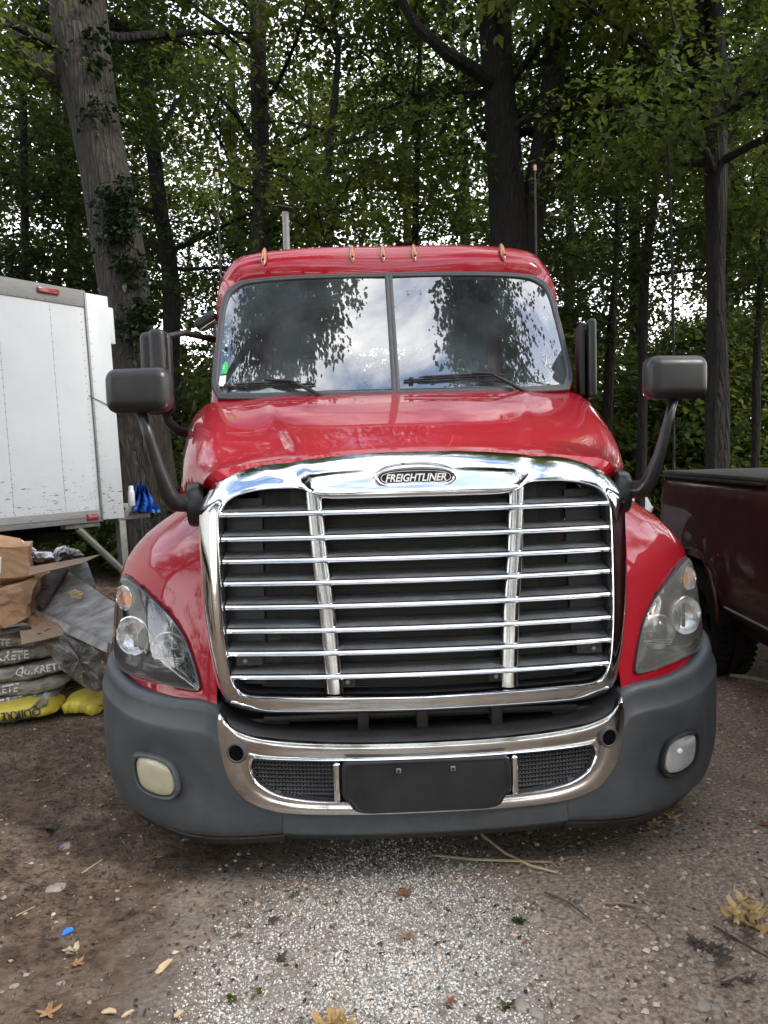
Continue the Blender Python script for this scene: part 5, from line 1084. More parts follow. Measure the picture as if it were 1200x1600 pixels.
# background trees: three sources and copies
srcs = [tree('bushy tree far behind the left end of the box trailer', -14, 19, .22, H=13, crown=(2.0, 12), reach=3.4, nl=34, sprays=250, per=100, leaf=.14, m_='leafA', seed=31, sprayr=(.6, 1.2)),
        tree('dark dense tree far behind the cab, left of its middle', -3.5, 21, .25, H=14, crown=(1.6, 13), reach=3.6, nl=34, sprays=270, per=100, leaf=.14, m_='leafB', seed=32, sprayr=(.6, 1.2)),
        tree('light green tree far behind the maroon pickup', 10, 19, .2, H=12, crown=(1.4, 12), reach=3.4, nl=34, sprays=240, per=95, leaf=.14, m_='leafC', seed=33, sprayr=(.6, 1.2))]
spots = [(-10.5, 17, 0, 1.0, 'dark tree far behind, above the middle of the box trailer'), (-7.5, 18.5, 1, .95, 'dense dark tree far behind, seen between the thick trunk and the cab'), (-5.6, 15, 2, .8, 'light green tree behind the gap beside the left cab mirror'), (-1.2, 19, 0, .95, 'far tree behind the exhaust stack'),
         (1.3, 18, 2, .95, 'light green far tree behind the middle of the cab roof'), (3.4, 21, 1, 1.05, 'dense far tree behind the twin trunks'), (5.2, 16.5, 0, .85, 'far tree just right of the twin trunks'), (7.4, 18, 1, .95, 'dense dark far tree above the right hood mirror'),
         (8.2, 14.2, 0, .75, 'bushy tree between the right hood mirror and the forked tree'), (11.5, 15.5, 1, .9, 'dark bushy tree at the right edge of the wood'), (13.5, 21, 0, 1.05, 'far tree at the right edge behind the others'), (-13, 13.5, 1, .8, 'dark tree at the left edge above the box trailer'), (-17, 21, 1, 1.05, 'far dark tree beyond the left edge')]
for i, (x, y, k, sc, lb) in enumerate(spots): copy_tree(srcs[k], x, y, i*1.37+.4, sc, lb)
# shrubs: leafy undergrowth
def shrub_src(m_, seed, sprays=110, leaf=.12, per=60):
    rg = np.random.default_rng(seed); root = empty('shrub', (0, 0, 0), 'x', 'shrub', 'undergrowth along the edge of the wood')
    cc = np.stack([rg.normal(0, .75, sprays), rg.normal(0, .6, sprays), np.abs(rg.normal(1.1, .75, sprays))+.15], 1)
    leafset('foliage', cc, rg.uniform(.3, .6, sprays), per, leaf, m_, root, rg=rg)
    st = MB()
    for i in range(7):
        a = rg.uniform(0, 6.28); st.tube([(0.1*math.cos(a), .1*math.sin(a), -.05), (.3*math.cos(a), .3*math.sin(a), .8), (.8*math.cos(a), .8*math.sin(a), 1.9)], [.02, .015, .006], 5)
    st.build('stems', 'bark', root); return root
sh = [shrub_src('leafA', 41), shrub_src('leafC', 42), shrub_src('leafB', 43)]
sp = [(-1.9, 10.5, 0, 1.15, 'leafy shrub just left of the cab'), (-3.0, 11.5, 2, 1.2, 'dark shrub between the thick trunk and the cab'), (-4.4, 12.6, 1, 1.2, 'light shrub right behind the end of the box trailer'), (-6.4, 12.4, 0, 1.3, 'shrub rising over the right part of the box trailer'), (-8.4, 12.6, 2, 1.5, 'dark shrub rising over the middle of the box trailer'), (-10.4, 13.5, 0, 1.6, 'tall shrub over the left part of the box trailer'),
      (-.4, 12.5, 1, 1.3, 'light shrub hidden behind the cab roof left half'), (1.4, 13, 0, 1.4, 'shrub hidden behind the cab roof right half'), (2.6, 12, 2, 1.3, 'dark shrub behind the right door mirror'), (3.9, 12.5, 1, 1.3, 'light shrub just right of the cab'), (5.0, 13.3, 0, 1.4, 'leafy shrub behind the right hood mirror'), (6.4, 13.0, 2, 1.3, 'dark shrub under the forked tree'), (7.6, 12.4, 1, 1.2, 'light shrub behind the pickup bed'), (8.9, 13.2, 0, 1.4, 'leafy shrub at the right edge behind the pickup'),
      (-5.2, 16.5, 2, 1.7, 'tall dark shrub deep in the wood left of the cab'), (4.6, 17.2, 2, 1.8, 'tall dark shrub deep in the wood right of the cab'), (7.4, 17.0, 0, 1.8, 'tall shrub deep in the wood above the pickup'), (10.2, 16.8, 2, 1.8, 'tall dark shrub deep in the wood at the right edge'), (-3.1, 8.6, 2, .75, 'low dark shrub seen under the end of the box trailer'), (-4.6, 9.2, 0, .8, 'low shrub in the shadow under the box trailer'), (-2.2, 8.2, 2, .6, 'small dark shrub beside the trailer rear bracket'), (-6.2, 9.6, 2, .8, 'dark shrub behind the cardboard boxes under the trailer'), (-2.6, 17, 0, 1.7, 'tall shrub deep in the wood behind the left door mirror'), (2.2, 17.4, 0, 1.7, 'tall shrub deep in the wood behind the antenna on the right')]
for i, (x, y, k, sc, lb) in enumerate(sp):
    if i < 3 and k == [0, 2, 1][i]:
        r = sh[k]; r.location = (x, y, gz(x, y)); r['label'] = lb; r.scale = (sc, sc, sc)
    else: copy_tree(sh[k], x, y, i*2.1, sc, lb, group='undergrowth along the edge of the wood')
# the wood beyond: reads as one mass
rg = np.random.default_rng(77); n = 1100
ang = rg.uniform(-PI, PI, n); ang[:300] = rg.uniform(-.85, .85, 300); dd = rg.uniform(24, 34, n); cc = np.stack([np.sin(ang)*dd-.2, np.cos(ang)*dd-2.8, np.abs(rg.normal(0, 1, n))*np.where(np.abs(ang) < .9, 3.0, 5.5)+.3], 1)
o = leafset('distant_foliage', cc, rg.uniform(.8, 1.7, n), 60, .26, 'leafB', None, rg=rg); o['kind'] = 'stuff'
# trees beside and behind the camera: they overhang the yard and show in the windshield and chrome
tree('tall tree left of the yard whose boughs hang over the trucks', -8.8, -.5, .32, H=13, crown=(6.5, 12), reach=3.6, nl=26, sprays=260, per=85, m_='leafB', seed=51, group='trees around the yard', limbR=.09, box=[(-2.2, .35, 9.2, .5, .30, .25, 85), (-1.4, .55, 9.6, .3, .22, .2, 24), (-3.3, .2, 9.4, .4, .5, .4, 40)])
tree('tall tree right of the yard whose boughs hang over the trucks', 9.0, -1.5, .32, H=13, crown=(6.5, 12), reach=3.6, nl=26, sprays=260, per=85, m_='leafB', seed=52, group='trees around the yard', limbR=.09, box=[(2.35, 0.25, 9.0, .26, .42, .3, 70), (3.4, .1, 9.2, .4, .6, .4, 40)])
tree('low leafy bough tree at the right edge beside the pickup', 8.2, 7.2, .16, H=8, crown=(2.6, 7), reach=2.7, nl=18, sprays=150, per=80, leaf=.09, m_='leafC', seed=53, group='trees around the yard')
for i, (x, y, k, sc) in enumerate(((-11, -11, 1, 1.0), (-4, -15, 1, 1.0), (5.5, -15, 0, 1.0), (12, -11, 1, 1.0), (-3, -22, 1, 1.2), (7, -22, 1, 1.2), (-14, -9, 0, 1.0), (-8, -15, 1, 1.1), (2, -19, 0, 1.1), (10, -15, 1, 1.1), (15, -8, 0, 1.0), (-16, 2, 1, 1.0), (17, 4, 1, 1.0))):
    copy_tree(srcs[k], x, y, i*1.1, sc, ['dark tree nearest behind the viewer to the left', 'dark tree behind the viewer, just left of the middle', 'tree behind the viewer, just right of the middle', 'dark tree nearest behind the viewer to the right', 'tall dark tree at the back, left of the middle', 'tall dark tree at the back, right of the middle', 'tree at the left rear of the yard', 'dark tree behind the viewer to the left', 'tree straight behind the viewer', 'dark tree behind the viewer to the right', 'tree at the right rear of the yard', 'dark tree left of the box trailer', 'dark tree right of the pickup'][i], group='trees around the yard')
# ================================================================== BOX TRAILER
D_ = Vector((.606, .795, 0)); base = Vector((-2.52, 4.93, 0))
def frame_empty(name, loc, xdir, label, cat, tilt=0, group=None):
    o = empty(name, loc, label, cat, group); o.rotation_euler = (tilt, 0, math.atan2(xdir.y, xdir.x)); bpy.context.view_layer.update(); return o
BX = frame_empty('box_trailer', (base.x, base.y, 0), -D_, 'white riveted box trailer with grey rails at the left edge', 'trailer', tilt=R(2.2))
LN = 6.6
pn = MB().box(.25, LN, -2.4, 0, 1.215, 3.17, 0); pn.build('side_panel', 'boxwhite', BX, smooth=False)
MB().box(.24, LN, -2.4, .012, 3.165, 3.325, .006).build('top_rail', 'boxrail', BX, sharp=30)
MB().box(.24, LN, -2.4, .014, 1.105, 1.222, .005).box(.24, LN, .008, .022, 1.155, 1.163, .002).build('bottom_rail', 'boxrail', BX, sharp=30)
MB().box(0, .246, -.30, .018, 1.12, 3.305, .006).build('corner_post', 'boxwhite', BX)
MB().box(-.075, -.004, -.25, -.01, 2.85, 3.21, .01).build('door_hinge_block', 'boxwhite', BX)
MB().box(-.05, 0, -2.38, -.26, 1.15, 3.28, .01).build('rear_door', 'boxwhite', BX)
MB().box(.243, .262, 0, .024, 1.12, 3.3, .003).build('post_trim', 'boxrail', BX)
def rivets(name, pts, r=.009):
    mb = MB()
    for x, z in pts: mb.lathe([(.0001, r*.7), (r*.6, r*.5), (r, 0)], 8, Matrix.Translation((x, .001+(.013 if z > 3.16 or z < 1.22 else 0)+(.02 if x < .25 else 0), z)) @ Matrix.Rotation(R(-90), 4, 'X'))
    o = mb.build(name, 'rivet', BX); o['kind'] = 'stuff'; return o
for x in (.30, .62, 1.12, 1.72, 2.32, 2.92, 3.52, 4.1): rivets('rivet_row', [(x, 1.26+i*.0735) for i in range(26)], .0065)
rivets('rivet_row', [(.225, 1.26+i*.12) for i in range(17)], .006)
rivets('rivet_row', [(.3+i*.09, 1.235) for i in range(50)], .006)
rivets('rivet_row', [(.3+i*.09, 3.185) for i in range(50)], .007)
for zz in (1.135, 1.178): rivets('rivet_row', [(.38+i*.30, zz) for i in range(16)], .013)
MB().box(.30, .42, .014, .026, 1.125, 1.185, .003).build('red_reflector', 'reflred', BX)
MB().box(.53, .74, .012, .04, 3.235, 3.285, .01).build('marker_lamp', 'reflred', BX)
for x in (.62, 1.12, 1.72, 2.32, 2.92): MB().box(x-.001, x+.001, 0, .0015, 1.22, 3.165).build('panel_seam', 'rivet', BX, smooth=False)
MB().tube([(.30, .02, 2.32), (.18, .03, 2.27), (.02, .025, 2.20)], .004, 5).build('loose_wire', 'black', BX)
for y in (-.7, -1.7): MB().box(.2, LN, y-.05, y+.05, .92, 1.10).build('chassis_rail', 'dark', BX, smooth=False)
for i in range(9): MB().box(.4+i*.7, .46+i*.7, -2.3, -.1, 1.02, 1.10).build('cross_member', 'dark', BX, smooth=False)
MB().box(.25, .62, -.12, -.03, 1.06, 1.10, .006).build('strut_foot', 'galv', BX)
MB().tube([(.48, -.06, 1.06), (.05, -.06, .62), (-.05, -.06, .50)], .035, 8).build('diagonal_strut', 'galv', BX)
MB().box(-.1, 1.0, -.9, -.8, .72, .80, .01, 2, Matrix.Rotation(R(14), 4, 'Y') @ Matrix.Translation((0, 0, .06))).build('liftgate_arm', 'galv', BX)
MB().box(.05, .9, -.6, -.5, .80, .90, .01, 2, Matrix.Rotation(R(20), 4, 'Y')).build('liftgate_arm', 'galv', BX)
MB().box(-.42, -.02, -.16, -.12, 1.09, 1.26, .01).build('rear_bracket', 'galv', BX)
MB().box(-.10, -.02, -.18, -.10, .55, 1.09, .01).build('bracket_leg', 'galv', BX)
MB().box(-.45, -.02, -2.3, -.18, 1.17, 1.24, .01).build('rear_platform', 'galv', BX)
for x in (-.32, -.10): MB().lathe([(.0001, .008), (.014, .006), (.016, 0)], 10, Matrix.Translation((x, -.12, 1.205)) @ Matrix.Rotation(R(-90), 4, 'X')).build('bolt', 'steel', BX)
for x, yy in ((1.6, -.35), (1.6, -2.1), (4.6, -.35), (4.6, -2.1)): wheel(0, 0, .42, .25, BX).matrix_local = Matrix.Translation((x, yy, 0)) @ Matrix.Rotation(R(90), 4, 'Z')
q = at(206, 790, 7.75); sc_ = MB().lathe([(.0001, 0), (.033, 0), (.034, .004), (.034, .135), (.030, .15), (.026, .156), (.026, .195), (.024, .20), (.0001, .20)], 24).build('spray_can', 'spray', None); sc_.location = (q.x, q.y, q.z); tag(sc_, 'white spray paint can standing on the trailer rear bracket', 'spray can')
mb = MB(); rr = random.Random(4); rows = []
for i in range(12):
    t = i/11; rows.append([at(lerp(lerp(213, 206, t), lerp(217, 243, t), j/9), lerp(755, 800, t)+rr.uniform(-1.5, 1.5), 8.0+.10*math.sin(j*1.7+i*.9)-.1*t) for j in range(10)])
back = [[p+Vector((0.02, .12, -.01)) for p in r_] for r_ in rows]; tp = MB().grid(rows).grid(back).build('blue_tarp', 'tarp', None); tag(tp, 'crumpled bright blue tarp behind the spray can', 'tarp')
# ================================================================== PILE
def prism(name, px, d, th, m_, label, cat, sub=5, wob=.004, seed=1, parent=None, group=None, roll=0):
    """slab: corner pixels (4) with depths; given a real thickness away from the viewer; gently warped"""
    rr = random.Random(seed); A = [at(p[0], p[1], dd) for p, dd in zip(px, d)]; n = ((A[1]-A[0]).cross(A[3]-A[0])).normalized()
    if n.dot(Vector(CAMLOC)-A[0]) > 0: n = -n
    rows = []
    for i in range(sub+1):
        a = A[0].lerp(A[3], i/sub); b_ = A[1].lerp(A[2], i/sub); rows.append([a.lerp(b_, j/sub)+n*rr.uniform(-wob, wob) for j in range(sub+1)])
    back = [[p+n*th for p in r_] for r_ in rows]; mb = MB().grid(rows).grid(back)
    per = [(0, j) for j in range(sub)]+[(i, sub) for i in range(sub)]+[(sub, j) for j in range(sub, 0, -1)]+[(i, 0) for i in range(sub, 0, -1)]
    ring = [rows[i][j] for i, j in per]; ringb = [back[i][j] for i, j in per]; mb.grid([ring, ringb], closeu=True)
    c = A[0]; 
    o = mb.build(name, m_, parent, sharp=40)
    if parent is None:
        o.data.transform(Matrix.Translation(-c)); o.location = c; tag(o, label, cat, group)
    return o
bagn = [0]
def bag(px, py, d, w, h, dep, tilt, m_, label, words=None, ink='ink', flip=False, yaw=0.0, tx=0, ts=.05, grp='bags of concrete mix in the junk pile'):
    bagn[0] += 1; rr = random.Random(bagn[0]*5); rows = []; n = 28
    for i in range(n+1):
        u = -1+2*i/n; k = (1-abs(u)**5)**.45 if abs(u) < 1 else 0; k = max(k, .04); row = []
        for j in range(28):
            a = 2*PI*j/28; c, s_ = math.cos(a), math.sin(a); e = .62
            wr = 1+.03*math.sin(9*u+2*a+bagn[0])+.030*math.sin(23*u+5*a)+.02*math.sin(41*u-3*a)
            row.append(Vector((u*w/2+.006*math.sin(4*a), dep/2*math.copysign(abs(c)**e, c)*(.35+.65*k)*wr, h/2*math.copysign(abs(s_)**e, s_)*k*wr+.012*math.sin(3.1*u+bagn[0]))))
        rows.append(row)
    o = MB().grid(rows, closeu=True).cap(rows[0]).cap(rows[-1]).build('cement_bag', m_, None, sharp=0)
    q = at(px, py, d); o.matrix_world = Matrix.Translation(q) @ Matrix.Rotation(yaw, 4, 'Z') @ Matrix.Rotation(tilt, 4, 'Y'); tag(o, label, 'bag', grp)
    if words:
        t = text('bag_lettering', words, 1, ink, o, Matrix.Identity(4), ext=.0, bold=.018, align='LEFT'); co = [v.co for v in t.data.vertices]; W = max(c.x for c in co); k = ts/.55
        t.data.transform(Matrix.Translation((tx, 0, .012)) @ YAX @ (Matrix.Rotation(PI, 4, 'Z') if flip else Matrix.Identity(4)) @ Matrix.Diagonal((k, k, 1, 1)) @ Matrix.Translation((-W/2, 0, 0)))
        for v in t.data.vertices:
            u = v.co.x/(w/2); kk = max(0.04, (1-min(.999, abs(u))**5)**.45); sz = min(.98, abs(v.co.z-.012*math.sin(3.1*u+bagn[0]))/(h/2*kk)); c = (1-sz**(2/.62))**(.62/2); a = math.acos(min(1, max(-1, -(c**(1/.62)))))
            a = -abs(a)*(1 if v.co.z < 0 else -1)
            wr = 1+.03*math.sin(9*u+2*a+bagn[0])+.030*math.sin(23*u+5*a)+.02*math.sin(41*u-3*a); v.co.y = -dep/2*c*(.35+.65*kk)*max(wr, 1.0)-.006
    return o
bag(24, 1106, 5.12, .60, .095, .38, R(-3), 'bagyellow', 'yellow bag printed with dark upside-down letters at the bottom of the pile', 'QUIKRETE', 'inkdark', flip=True, tx=.05, ts=.038, yaw=R(8))
bag(134, 1097, 5.22, .26, .105, .32, R(5), 'bagyellow', 'bright yellow bag end beside the truck bumper, without print', yaw=R(4))
bag(28, 1086, 5.30, .60, .085, .40, R(-6), 'bagdark', 'dark grey bag lying on the yellow bag with upside-down print', 'CONCRETE MIX', 'ink', tx=.02, ts=.035, yaw=R(6))
bag(42, 1064, 5.34, .64, .11, .42, R(-4), 'bag', 'grey wrapped bag just above the dark grey one', 'QUIKRETE', 'ink', tx=-.14, ts=.036, yaw=R(5))
bag(50, 1040, 5.36, .62, .11, .42, R(-5), 'bag', 'grey wrapped bag, third layer up from the yellow bag', 'QUIKRETE', 'ink', tx=.12, ts=.036, yaw=R(3))
bag(34, 1016, 5.38, .60, .11, .42, R(-3), 'bag', 'grey wrapped bag, next to the topmost layer', 'QUIKRETE', 'ink', tx=-.06, ts=.042, yaw=R(5))
bag(25, 996, 5.42, .52, .10, .40, R(3), 'bag', 'topmost grey wrapped bag under the cardboard', 'QUIKRETE', 'ink', tx=-.10, ts=.036)
# something for the pile to stand on, behind: more bags
for i, (px, py, d, m_, l) in enumerate(((60, 1080, 5.9, 'bag', 'grey bag at the back of the pile, lowest'), (70, 1040, 5.9, 'bag', 'grey bag at the back of the pile, in the middle'), (60, 1000, 5.9, 'bag', 'grey bag at the back of the pile, on top'))):
    bag(px, py, d, .7, .20, .5, 0, m_, l)
prism('weathered_panel', [(103, 890), (186, 946), (172, 1020), (50, 957)], (5.55, 5.25, 5.05, 5.35), .02, 'kraft', 'large weathered grey panel leaning across the pile towards the truck', 'wood panel', seed=2)
prism('wood_rail', [(50, 950), (168, 1004), (167, 1020), (49, 963)], (5.32, 5.02, 5.0, 5.30), .03, 'kraft', 'pale grey rail along the lower edge of the weathered panel', 'wood rail', seed=3, wob=.001)
prism('plank', [(87, 881), (106, 889), (66, 950), (52, 931)], (5.52, 5.48, 5.26, 5.30), .025, 'plank', 'short dark weathered plank lying across the left end of the grey panel', 'plank', seed=4, wob=.001)
prism('plywood_board', [(45, 886), (158, 866), (128, 880), (45, 899)], (5.15, 5.75, 5.3, 5.1), .012, 'ply', 'thin brown board jutting out over the pile to the right', 'board', seed=5, wob=.001)
prism('cardboard_sheet', [(100, 884), (134, 874), (152, 924), (150, 934)], (5.8, 5.8, 5.6, 5.6), .012, 'kraft', 'grey cardboard sheet with a green spot standing behind the weathered panel', 'cardboard sheet', seed=6)
prism('board_scrap', [(31, 986), (94, 976), (100, 992), (34, 1007)], (5.1, 5.2, 5.12, 5.05), .02, 'ply', 'short brown board end under the cardboard, on top of the bags', 'board', seed=8, wob=.001)
MB().fan([at(120+7*math.cos(a)*random.uniform(.6, 1.1), 899+4*math.sin(a)*random.uniform(.6, 1.1), 5.66) for a in [2*PI*i/14 for i in range(14)]]).build('x', 'stickergreen').name = 'green_paint_spot'
o = bpy.data.objects['green_paint_spot']; cs = [x for x in bpy.data.objects if x.name == 'cardboard_sheet'][0]; bpy.context.view_layer.update(); o.parent = cs; o.matrix_parent_inverse = cs.matrix_world.inverted()
def carton(px, py, d, w, dep, h, yaw, m_, label, crush=.012, open_=False, seed=1, tilt=0, dents=1.0):
    rr = random.Random(seed); bm = bmesh.new(); bmesh.ops.create_cube(bm, size=1); bmesh.ops.subdivide_edges(bm, edges=bm.edges, cuts=5, use_grid_fill=True)
    for v in bm.verts:
        v.co = Vector((v.co.x*w, v.co.y*dep, v.co.z*h)); v.co += Vector((rr.uniform(-1, 1), rr.uniform(-1, 1), rr.uniform(-1, 1)))*crush*(.3+.7*rr.random())
        v.co.x += .03*dents*math.sin(v.co.z*14+seed); v.co.z += .025*dents*math.sin(v.co.x*9+seed*2)
    me = bpy.data.meshes.new('cardboard_box'); bm.to_mesh(me); bm.free(); me.materials.append(M[m_]); o = link('cardboard_box', me)
    q = at(px, py, d); o.location = q; o.rotation_euler = (0, tilt, yaw); tag(o, label, 'cardboard box')
    return o
c1 = carton(2, 874, 5.30, .38, .36, .21, R(18), 'cardboard', 'brown cardboard box on top of the pile at the left edge', .006, seed=3, tilt=R(6), dents=.4)
fl = MB().grid([[(-.19, -.18, .10), (0, -.19, .105), (.17, -.18, .10)], [(-.20, -.10, .17), (0, -.12, .18), (.12, -.10, .16)]]).build('box_flap', 'cardboard', c1)
lb_ = MB().box(-.10, .02, -.187, -.184, -.07, .04).build('box_label', 'paper', c1, smooth=False)
for i in range(7): MB().box(-.09, .01-.008*(i % 3), -.1885, -.1875, .025-i*.012, .029-i*.012).build('label_print', 'rustleaf', lb_, smooth=False)
c2 = carton(10, 940, 5.22, .40, .34, .24, R(10), 'cardboard2', 'crushed brown cardboard box below the upper box at the left edge', .022, seed=6, dents=1.2)
c3 = carton(62, 915, 5.75, .34, .3, .20, R(-12), 'cardboard', 'smaller brown carton half hidden behind the dark plank', .010, seed=9, dents=.6)
def crumple(name, outline_px, d, depth, m_, label, cat, seed=1, amp=.03, sub=10, group=None):
    """soft bundle: outline pixels give the middle contour; real depth front and back"""
    rr = random.Random(seed); P = resample(outline_px, 40); c = sum(P, Vector((0, 0)))/40; rings = []
    for k, dy in ((.05, -1), (.4, -.92), (.7, -.7), (.9, -.35), (1, 0), (.9, .35), (.6, .8), (.1, 1)):
        rings.append([at(c.x+(p.x-c.x)*k, c.y+(p.y-c.y)*k, d+dy*depth/2+rr.uniform(-amp, amp)*(1 if k > .1 else 0)+amp*math.sin(j*.9+k*7)) for j, p in enumerate(P)])
    o = MB().grid(rings, closeu=True).fan(rings[0]).fan(rings[-1]).build(name, m_, None, sharp=50)
    q = rings[4][0].copy(); o.data.transform(Matrix.Translation(-q)); o.location = q; tag(o, label, cat, group); return o
wb = crumple('plastic_bag', [(24, 855), (40, 858), (60, 862), (80, 862), (86, 872), (60, 880), (38, 876)], 5.5, .18, 'whitebag', 'white plastic bag with its handle sticking up beside the upper box', 'plastic bag', 3, .02)
bpy.context.view_layer.update(); hd = MB().tube([at(32, 862, 5.45), at(29, 849, 5.45), (at(33, 844, 5.44)), at(41, 850, 5.44), at(56, 860, 5.42)], .010, 7, ell=.4).build('bag_handle', 'whitebag'); hd.parent = wb; hd.matrix_parent_inverse = Matrix.Translation(-wb.location)
crumple('crumpled_paper', [(80, 868), (88, 856), (103, 852), (103, 857), (92, 862), (88, 878)], 5.55, .10, 'whitebag', 'folded sheet of white paper between the white bag and the brown sack', 'paper', 5, .015)
crumple('paper_sack', [(88, 878), (92, 862), (105, 855), (122, 858), (132, 868), (118, 876), (100, 882)], 5.7, .22, 'kraft', 'crumpled grey brown paper sack behind the thin brown board', 'paper sack', 6, .03)
crumple('paper_sack', [(42, 868), (60, 864), (84, 868), (86, 880), (48, 892)], 5.6, .2, 'cardboard2', 'crumpled brown paper sack under the white plastic bag', 'paper sack', 7, .02)
crumple('plastic_wrap', [(70, 1003), (99, 990), (130, 1004), (166, 1018), (166, 1076), (150, 1082), (126, 1070), (99, 1049), (80, 1025)], 5.15, .12, 'poly', 'sheet of clear plastic hanging under the grey panel beside the bumper', 'plastic sheet', 8, .03)
crumple('plastic_wrap', [(0, 1116), (30, 1112), (60, 1098), (72, 1082), (80, 1084), (72, 1106), (66, 1118), (30, 1126), (0, 1132)], 5.0, .06, 'poly', 'torn clear plastic wrap lying over the yellow bag', 'plastic sheet', 9, .012)
prism('cardboard_flap', [(0, 906), (52, 898), (60, 912), (2, 918)], (5.15, 5.2, 5.35, 5.3), .006, 'cardboard2', 'torn dark cardboard strip between the two brown boxes at the left edge', 'cardboard', seed=21, wob=.01)
prism('cardboard_flap', [(38, 968), (72, 958), (96, 974), (60, 990)], (5.2, 5.3, 5.2, 5.1), .006, 'cardboard2', 'folded brown cardboard piece under the lower box', 'cardboard', seed=22, wob=.014)
prism('wood_scrap', [(120, 905), (172, 934), (170, 941), (116, 913)], (5.62, 5.45, 5.43, 5.6), .02, 'plank', 'dark weathered strip along the top edge of the grey panel', 'wood strip', seed=23, wob=.001)
prism('wood_scrap', [(0, 982), (30, 978), (34, 986), (0, 992)], (5.1, 5.15, 5.12, 5.08), .02, 'plank', 'dark board end poking out under the crushed box at the left edge', 'wood strip', seed=24, wob=.001)
crumple('torn_paper', [(105, 925), (118, 920), (131, 926), (126, 936), (112, 934)], 5.30, .012, 'woodchip', 'torn pale label stuck on the grey weathered panel', 'paper label', 25, .004)
# ================================================================== PICKUP
PD = Vector((-.086, -.996, 0)).normalized(); PK = frame_empty('pickup_truck', (2.34, 3.66, 0), PD, 'dark maroon pickup with a black bed cover at the right edge', 'pickup truck')
prf = [(.50, .10), (.56, .045), (.62, .02), (.72, .006), (.86, -.004), (1.0, -.006), (1.06, .002), (1.16, .004), (1.28, .012), (1.36, .03), (1.42, .06), (1.455, .10)]
def side(y0, sgn):
    rows = []
    for z, y in prf:
        rows.append([Vector((x, y0+sgn*(y+(.05*math.exp(-((x)/.06)**2) if x < .3 else 0)-.035*math.exp(-((math.hypot(x-.95, z-.46)-.50)/.10)**2)*(z > .5)*(math.hypot(x-.95, z-.46) > .46)), z)) for x in [lerp(0, 5.25, i/200) for i in range(201)]])
    g = MB().grid(rows); g.F = [f_ for f_ in g.F if all(math.hypot((sum((g.V[i] for i in f_), Vector())/4).x-cx_, (sum((g.V[i] for i in f_), Vector())/4).z-.46) > .47 for cx_ in (.95, 4.5))]; return g
side(0, 1).build('bed_side', 'maroon', PK, sharp=0); side(1.95, -1).build('bed_side', 'maroon', PK, sharp=0)
for cx_ in (.95, 4.5):
    for y0, sg_ in ((0, 1), (1.95, -1)):
        MB().tube([Vector((cx_+.475*math.cos(a), y0-sg_*.022, .46+.475*math.sin(a))) for a in [R(2)+R(176)*i/30 for i in range(31)]], .020, 8).build('arch_flare', 'maroon', PK)
        MB().grid([[Vector((cx_+.47*math.cos(a), y0+sg_*y, .46+.47*math.sin(a))) for a in [PI*i/24 for i in range(25)]] for y in (.0, .32)]).build('arch_liner', 'dark', PK)
        wheel(0, 0, .40, .27, PK, rimm='dark').matrix_local = Matrix.Translation((cx_, y0+sg_*.16, 0)) @ Matrix.Rotation(R(90), 4, 'Z')
MB().box(.02, .06, .06, 1.89, .60, 1.44, .012).build('tailgate', 'maroon', PK)
MB().box(-.14, .0, .05, 1.9, .50, .66, .03).build('rear_bumper', 'steel', PK)
MB().box(.05, 5.3, .12, 1.83, .42, .62, .0).build('underbody', 'dark', PK, smooth=False)
MB().box(.0, 1.95, .045, 1.905, 1.447, 1.478, .010).build('bed_cover', 'tonneau', PK)
MB().box(.0, 1.95, .02, .10, 1.425, 1.446, .006).build('bed_rail_cap', 'black', PK)
MB().box(1.34, 1.41, -.012, .01, .915, .945, .004).build('side_marker', 'amber', PK)
MB().tube([(x, -.006, .60) for x in (1.5, 2, 3, 3.9)], .008, 6).build('trim_strip', 'boxrail', PK)
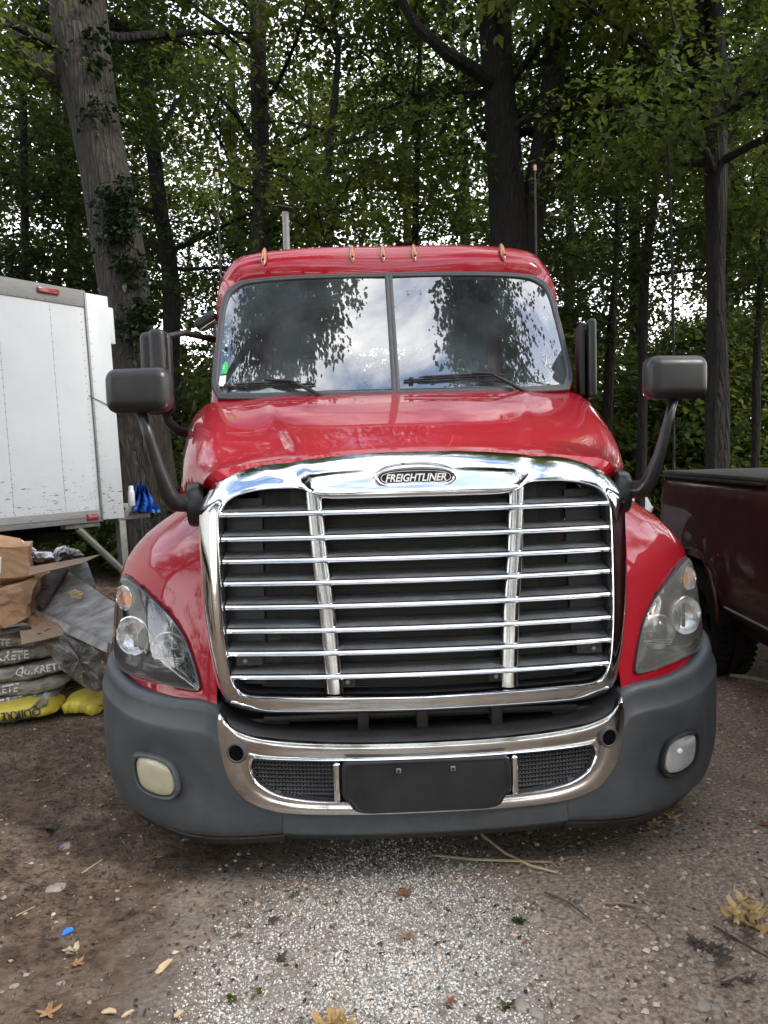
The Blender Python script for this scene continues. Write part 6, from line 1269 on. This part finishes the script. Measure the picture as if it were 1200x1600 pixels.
# cab and hood (outside the frame)
def ringrect(x, y0, y1, z0, z1, n=6): return [Vector((x, y0+.08, z0)), Vector((x, y0, z0+.1)), Vector((x, y0+.06, z1-.12)), Vector((x, y0+.2, z1)), Vector((x, y1-.2, z1)), Vector((x, y1-.06, z1-.12)), Vector((x, y1, z0+.1)), Vector((x, y1-.08, z0))]
cb = [ringrect(2.0, .12, 1.83, 1.40, 1.46), ringrect(2.06, .12, 1.83, 1.40, 1.92), ringrect(2.5, .10, 1.85, 1.40, 1.97), ringrect(3.3, .10, 1.85, 1.40, 1.95), ringrect(3.9, .12, 1.83, 1.40, 1.50)]
MB().grid(cb, closeu=True).cap(cb[0]).cap(cb[-1]).build('pickup_cab', 'maroon', PK)
for y0 in (.075, 1.875): MB().box(2.25, 3.3, y0-.01, y0+.01, 1.5, 1.84, .004).build('cab_window', 'black', PK)
hb = [ringrect(3.85, .05, 1.90, .6, 1.46), ringrect(4.8, .06, 1.89, .6, 1.42), ringrect(5.35, .08, 1.87, .6, 1.36), ringrect(5.5, .15, 1.8, .62, 1.2)]
MB().grid(hb, closeu=True).cap(hb[-1]).build('pickup_hood', 'maroon', PK)
MB().box(2.0, 3.9, .05, 1.9, .9, 1.44, .02).build('cabin_body', 'maroon', PK)
# white car glimpsed in the wood
WC = frame_empty('parked_car', (.55, 8.7, 0), Vector((1, .22, 0)), 'white car glimpsed far off between the mirror arm and the maroon pickup', 'car')
sec_ = [(0, .55, .8), (.25, .42, 1.02), (1.0, .4, 1.10), (1.5, .38, 1.50), (2.6, .38, 1.53), (3.4, .4, 1.12), (4.0, .42, 1.08), (4.2, .55, .75)]
def crr(x, z0, z1): return [Vector((x, .08, z0)), Vector((x, 0, z0+.15)), Vector((x, .03, lerp(z0, z1, .62))), Vector((x, .22 if z1 > 1.3 else .08, z1)), Vector((x, 1.58 if z1 > 1.3 else 1.72, z1)), Vector((x, 1.77, lerp(z0, z1, .62))), Vector((x, 1.8, z0+.15)), Vector((x, 1.72, z0))]
rw = [crr(*q) for q in sec_]; MB().grid(rw, closeu=True).cap(rw[0]).cap(rw[-1]).build('car_body', 'whitebag', WC)
for y0 in (.085, 1.715): MB().box(1.35, 2.75, y0-.02, y0+.02, 1.12, 1.40, .01).build('car_window', 'black', WC)
for x in (.8, 3.4):
    for yy in (.12, 1.68): wheel(0, 0, .32, .2, WC).matrix_local = Matrix.Translation((x, yy, 0)) @ Matrix.Rotation(R(90), 4, 'Z')
